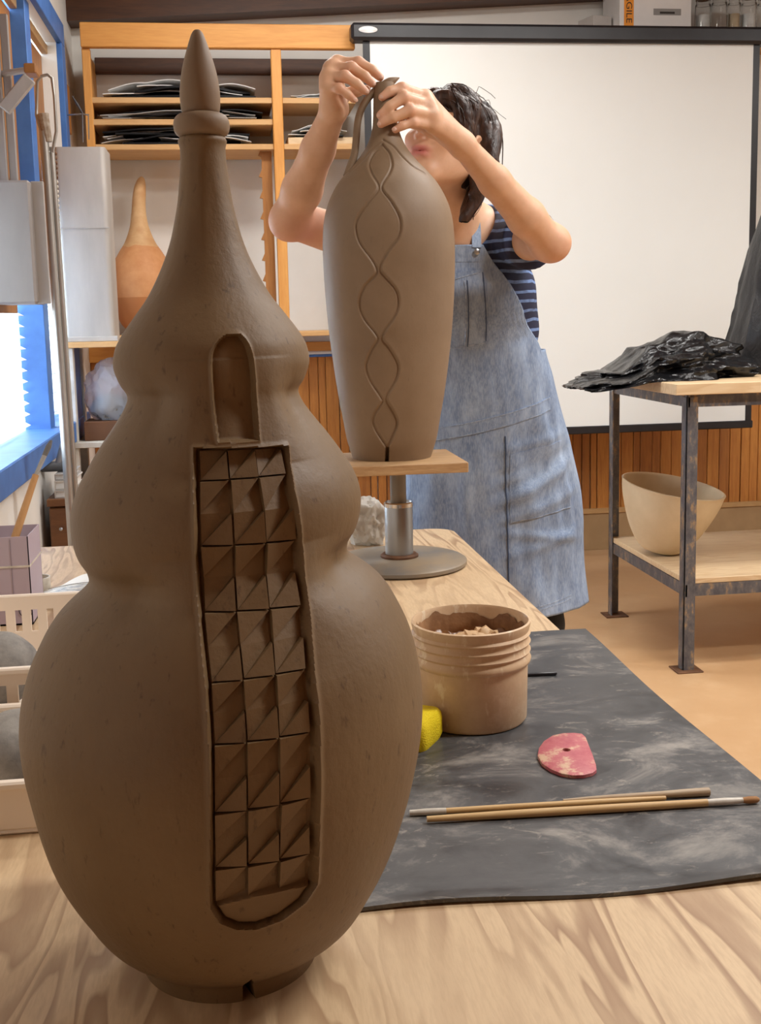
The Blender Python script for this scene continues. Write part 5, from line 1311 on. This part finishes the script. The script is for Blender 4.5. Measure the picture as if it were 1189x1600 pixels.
for S_, E_ in ((SL, EL), (SR, ER)):
    d = E_ - S_; L_ = np.linalg.norm(d); d = d / L_
    T_.cap(upch + (S_ - upch) * .35, S_, .070, .058, .03); T_.cap(nbase + (S_ - nbase) * .35 + np.array([0, .01, 0]), S_, .042, .046, .03)
    T_.cap(S_, S_ + d * L_ * .8, .062, .070, .02, clip=(S_ + d * L_ * .60, d))
T_.ell(nbase + np.array([-.004, -.045, .015]), (.080, .075, .105), k=.006, cut=True)
T_.ell(nbase + np.array([0, .0, .05]), (.066, .066, .07), k=.006, cut=True)
sme, _ = T_.mesh('shirt_mesh', 3)
shirt = link('striped_shirt', sme, m_shirt, person, smooth=180)
# black neckline edge
mk = MB(); cN = nbase + np.array([-.004, -.045, .015]); 
# denim overall dress ---------------------------------------------------
dn = NT('washed_denim'); v = dn.map()
big = dn.noise(v, 7, 5, .6); sm = dn.noise(dn.map((1, 1, .3)), 40, 4, .65); wv = dn.noise(dn.map((1, 1, .15)), 420, 2, .6)
c_ = dn.ramp(big, [(.30, srgb(108, 128, 160)), (.5, srgb(134, 154, 184)), (.72, srgb(164, 182, 206))])
c_ = dn.mix(dn.ramp(sm, [(.40, (.5,) * 3 + (1,)), (.6, (0, 0, 0, 1))]), c_, srgb(84, 104, 138)); c_ = dn.mix(dn.ramp(wv, [(.4, (.3,) * 3 + (1,)), (.6, (0, 0, 0, 1))]), c_, srgb(186, 200, 216))
dn.bump(dn.math('ADD', sm, wv), .3, .002)
m_denim = dn.done(c_, .85)
m_stitch = simple('pale_stitching', srgb(170, 184, 202), srgb(120, 138, 166), 120, .8)
m_seam = simple('dark_denim_seam', srgb(70, 88, 120), None, 60, .85)
# rows: py, centre px, right edge px, Y, ry
ROW = [(943, 778, 913, 2.735, .150), (915, 777, 911, 2.735, .150), (880, 775, 909, 2.735, .148), (800, 770, 904, 2.735, .146), (740, 766, 895, 2.73, .150), (690, 762, 886, 2.725, .150), (640, 757, 871, 2.715, .150), (590, 751, 859, 2.705, .148), (545, 746, 847, 2.695, .146),
       (506, 742, 850, 2.685, .134), (475, 739, 852, 2.675, .136), (444, 736, 853, 2.665, .132), (414, 730, 850, 2.65, .122), (387, 724, 842, 2.635, .112)]
RD = []
for (y, cx, rx, Yq, ry) in ROW:
    c = at(cx, y, Yq); RD.append((c[2], c[0], at(rx, y, Yq)[0] - c[0], Yq, ry, y))
RD = np.array(RD); o_ = np.argsort(RD[:, 0]); RD = RD[o_]
def ring(z): return [float(cspline(RD[:, 0], RD[:, i], np.array(z))) for i in range(1, 5)]
zy = lambda y: float(np.interp(-y, -RD[:, 5][::1], RD[:, 0])) if False else float(np.interp(y, RD[:, 5][::-1], RD[:, 0][::-1]))
FOLDS = [(.735, .085, .008, .013), (.690, .06, .007, .012), (.80, .05, -.006, .012), (.655, -.03, .006, .012), (.86, .03, .005, .014), (.765, .075, -.007, .012), (.60, .05, .005, .014)]
def fold(a, z):
    w = sstep(RD[8, 0] if False else 1.12, .75, np.array(z))
    n = nz((math.cos(a) * 2.2, math.sin(a) * 2.2, z * 5 + a * .8)) ; n2 = nz((math.cos(a) * 6, math.sin(a) * 6, z * 7 + 4))
    dg = 0.0
    for z0, sl, am, wd in FOLDS: dg += am * math.exp(-((z - z0 - sl * a) / wd)**2) * math.exp(-((a - .45) / .55)**4)
    return float(w) * (.010 * n + .004 * n2) + .002 * n2 + dg
_sf = np.where((T_.f < 0).any(1), T_.ax[1][np.argmax(T_.f < 0, 1)], 9.0)
for _ in range(6):
    q_ = np.minimum(_sf, 2.75); _p = np.pad(q_, 1, mode='edge'); _sf = np.minimum(q_, (_p[:-2, 1:-1] + _p[2:, 1:-1] + _p[1:-1, :-2] + _p[1:-1, 2:]) / 4)
def shirt_front(x, z):
    i = int(round((x - T_.lo[0]) / T_.h)); j = int(round((z - T_.lo[2]) / T_.h))
    if not (0 <= i < _sf.shape[0] and 0 <= j < _sf.shape[1]): return 9.0
    return float(_sf[i, j])
def dpt(a, z, off=0.0):
    cx, rx, cy, ry = ring(z); q = fold(a, z) + off; x = cx + (rx + q) * math.sin(a); y = cy - (ry + q) * math.cos(a)
    if z > 1.0 and abs(a) < 1.65:
        w = float(sstep(1.0, 1.04, np.array(z))) * float(sstep(1.65, 1.2, np.array(abs(a)))); y = y + (min(y, shirt_front(x, z) - .010 - off) - y) * w
    return (x, y, z)
zhem, zside, ztop = float(RD[0, 0]), zy(548), zy(387)
edgeR = [(548, 846), (536, 839), (506, 815), (475, 802), (444, 784), (414, 763), (387, 748)]
edgeL = [(548, 598), (536, 606), (506, 630), (475, 645), (444, 660), (414, 674), (387, 687)]
def alpha(z, E):
    es = sorted((zy(y), x, y) for y, x in E); zq = [e[0] for e in es]
    x = float(np.interp(z, zq, [e[1] for e in es])); y = float(np.interp(z, zq, [e[2] for e in es]))
    cx, rx, cy, ry = ring(z); X = float(at(x, y, cy - ry * (.6 if x > 740 else .75))[0]) - cx
    return math.asin(max(-.97, min(.97, X / (rx + .002))))
na, nb = 110, 50; V = []; F = []; aL0, aR0 = alpha(zside, edgeL), alpha(zside, edgeR); nc = na + nb; back = 2 * math.pi - (aR0 - aL0)
wrap = lambda q: q - 2 * math.pi if q > math.pi else q
zl = list(np.linspace(zhem, zside, 120)); zu = list(np.linspace(zside, ztop, 40))[1:]
for z in zl:
    for k in range(nc): V.append(dpt(aL0 + (aR0 - aL0) * k / na if k <= na else wrap(aR0 + back * (k - na) / nb), z))
for i in range(len(zl) - 1):
    for k in range(nc): F.append((i * nc + k, i * nc + (k + 1) % nc, (i + 1) * nc + (k + 1) % nc, (i + 1) * nc + k))
prev = [(len(zl) - 1) * nc + k for k in range(na + 1)]
for z in zu:
    aL, aR = alpha(z, edgeL), alpha(z, edgeR); cur = list(range(len(V), len(V) + na + 1)); V += [dpt(aL + (aR - aL) * k / na, z) for k in range(na + 1)]
    F += [(prev[k], prev[k + 1], cur[k + 1], cur[k]) for k in range(na)]; prev = cur
dress = build('denim_dress', MB().add(V, F), m_denim, person, smooth=70)
md = dress.modifiers.new('cloth thickness', 'SOLIDIFY'); md.thickness = .003; md.offset = 1
def dpx(px, py, off):
    z = zy(py); cx, rx, cy, ry = ring(z); X = float(at(px, py, cy - ry)[0]) - cx
    a = math.asin(max(-.98, min(.98, X / rx))); return dpt(a, z, off)
def patch(name, fn, nu, nv, off, mat, parent, th=.002):
    mb = MB().grid(lambda a, b_: dpx(*fn(a, b_), off), nu, nv, (0, .004, 0)); return build(name, mb, mat, parent, smooth=60)
wb = lambda x: 668 - (x - 690) * .17 - ((x - 690) / 180)**2 * 10 * (1 if x > 690 else -1)
patch('waistband', lambda a, b_: (640 + 228 * a, wb(640 + 228 * a) + 20 * (b_ - .5)), 50, 5, .0045, m_denim, dress)
for s_ in (-9, 8): patch('stitching', lambda a, b_, s_=s_: (642 + 224 * a, wb(642 + 224 * a) + s_ + 1.2 * b_), 60, 2, .0052, m_stitch, dress)
patch('bib_pocket', lambda a, b_: (680 + 75 * a + (4 * b_), 434 + (104 - 8 * (2 * a - 1)**2 * 0) * b_ - 10 * a * (1 - b_)), 16, 16, .0045, m_denim, dress)
for (xa, ya, xb, yb) in ((752, 428, 757, 530), (700, 440, 752, 427), (728, 440, 731, 538), (724, 440, 727, 538), (700, 541, 757, 533)):
    patch('stitching', lambda a, b_, q=(xa, ya, xb, yb): (q[0] + (q[2] - q[0]) * a + 1.5 * b_, q[1] + (q[3] - q[1]) * a + 1.5 * b_), 20, 2, .0058, m_seam if xa in (728, 752) else m_stitch, dress)
patch('bib_top_band', lambda a, b_: (690 + 56 * a + 8 * b_ * a, 389 + 24 * b_), 14, 6, .0040, m_denim, dress)
patch('hip_pocket', lambda a, b_: (796 + 92 * a + 8 * b_ * a, 700 + 102 * b_ - 14 * a + 3 * nz((a * 3, b_, 1))), 18, 18, .0045, m_denim, dress)
patch('stitching', lambda a, b_: (800 + 96 * a, 799 - 13 * a + 1.4 * b_), 30, 2, .0060, m_stitch, dress)
patch('centre_seam', lambda a, b_: (788 + 1.3 * b_ + 6 * a, 672 + 250 * a), 60, 2, .0065, m_seam, dress)
for y0 in (921, 926): patch('stitching', lambda a, b_, y0=y0: (690 + 212 * a, y0 + 10 - 12 * a * a + 1.5 * b_), 50, 2, .0035, m_stitch, dress)
# straps over the shoulders
for sx, pts in ((1, [dpx(744, 392, .006), J(744, 360, 2.535), J(742, 336, 2.55), J(742, 318, 2.59), J(746, 320, 2.64), J(750, 360, 2.70), J(752, 440, 2.765), J(752, 545, 2.80)]),
                (-1, [dpx(690, 396, .006), J(684, 370, 2.535), J(680, 352, 2.55), J(676, 338, 2.59), J(676, 340, 2.64), J(690, 380, 2.70), J(710, 450, 2.765), J(730, 545, 2.80)])):
    P = np.array([np.array(p, float) for p in pts]); t = np.linspace(0, 1, len(P)); tt = np.linspace(0, 1, 40)
    Q = np.stack([cspline(t, P[:, i], tt) for i in range(3)], 1); V = []
    for i in range(40):
        T = Q[min(i + 1, 39)] - Q[max(i - 1, 0)]; T /= np.linalg.norm(T); S = np.array([1.0, 0, 0]); S -= T * (S @ T); S /= np.linalg.norm(S); N = np.cross(T, S)
        for a, b_ in ((-1, -1), (1, -1), (1, 1), (-1, 1)): V.append(Q[i] + S * a * .0105 + N * b_ * .0014)
    build('shoulder_strap', MB().add(V, [(i * 4 + k, i * 4 + (k + 1) % 4, (i + 1) * 4 + (k + 1) % 4, (i + 1) * 4 + k) for i in range(39) for k in range(4)]), m_denim, dress, smooth=40)
bt = dpx(744, 398, .007)
build('strap_button', MB().lathe([(.0005, 0), (.006, 0), (.007, .002), (.004, .0035), (.0005, .004)], (0, 0, 0), 20, fn=lambda p, a: (bt[0] + p[0], bt[1] - p[2], bt[2] + p[1])), m_galv, dress, smooth=40)
# black neck edging of the shirt
ed = [J(744, 389, 2.53), J(735, 392, 2.527), J(722, 396, 2.524), J(708, 396, 2.524), J(690, 392, 2.53)]
# leggings and shoes
m_leg2 = simple('black_leggings', srgb(20, 20, 22), srgb(28, 28, 30), 9, .8)
m_shoe = simple('dark_shoe', srgb(46, 42, 40), srgb(36, 32, 30), 9, .6); m_sole = simple('pale_sole', srgb(190, 180, 165), None, 9, .7)
Lg = Field((float(pelvis[0]) - .24, 2.56, .02), (float(pelvis[0]) + .24, 2.92, .95), .005)
feet = []
for px, sx in ((846, 1), (742, -1)):
    k_ = at(px, 975, 2.73); hip = pelvis + np.array([sx * .075, .0, -.03]); ank = np.array([k_[0] + sx * .005, 2.745, .075])
    Lg.cap(hip, k_, .085, .056, .03); Lg.cap(k_, k_ * .55 + ank * .45 + np.array([0, .02, 0]), .055, .052, .02); Lg.cap(k_ * .55 + ank * .45 + np.array([0, .02, 0]), ank, .052, .036, .02); feet.append(ank)
Lg.ell(pelvis, (.14, .105, .10), k=.03)
lme, _ = Lg.mesh('leggings_mesh', 2); link('leggings', lme, m_leg2, person, smooth=180)
for a in feet:
    Sf = Field(a - np.array([.06, .20, .08]), a + np.array([.06, .10, .05]), .004)
    Sf.cap(a + np.array([0, .02, -.03]), a + np.array([0, -.02, -.025]), .040, .042, .02); Sf.cap(a + np.array([0, -.02, -.03]), a + np.array([0, -.13, -.042]), .042, .030, .03)
    Sf.f = np.maximum(Sf.f, (.014 - Sf.ax[2])[None, None].astype(np.float32)); shm, _ = Sf.mesh('shoe_mesh', 1)
    s_ = link('shoe', shm, m_shoe, person, smooth=60)
    n = 28; poly = [(a[0] + (.040 if math.sin(t) > 0 else .038) * math.cos(t), a[1] - .045 + .125 * math.sin(t) * (1 if math.sin(t) > 0 else 1.0)) for t in [2 * math.pi * k / n for k in range(n)]]
    build('sole', MB().prism(poly, .001, .016), m_sole, s_, smooth=40)
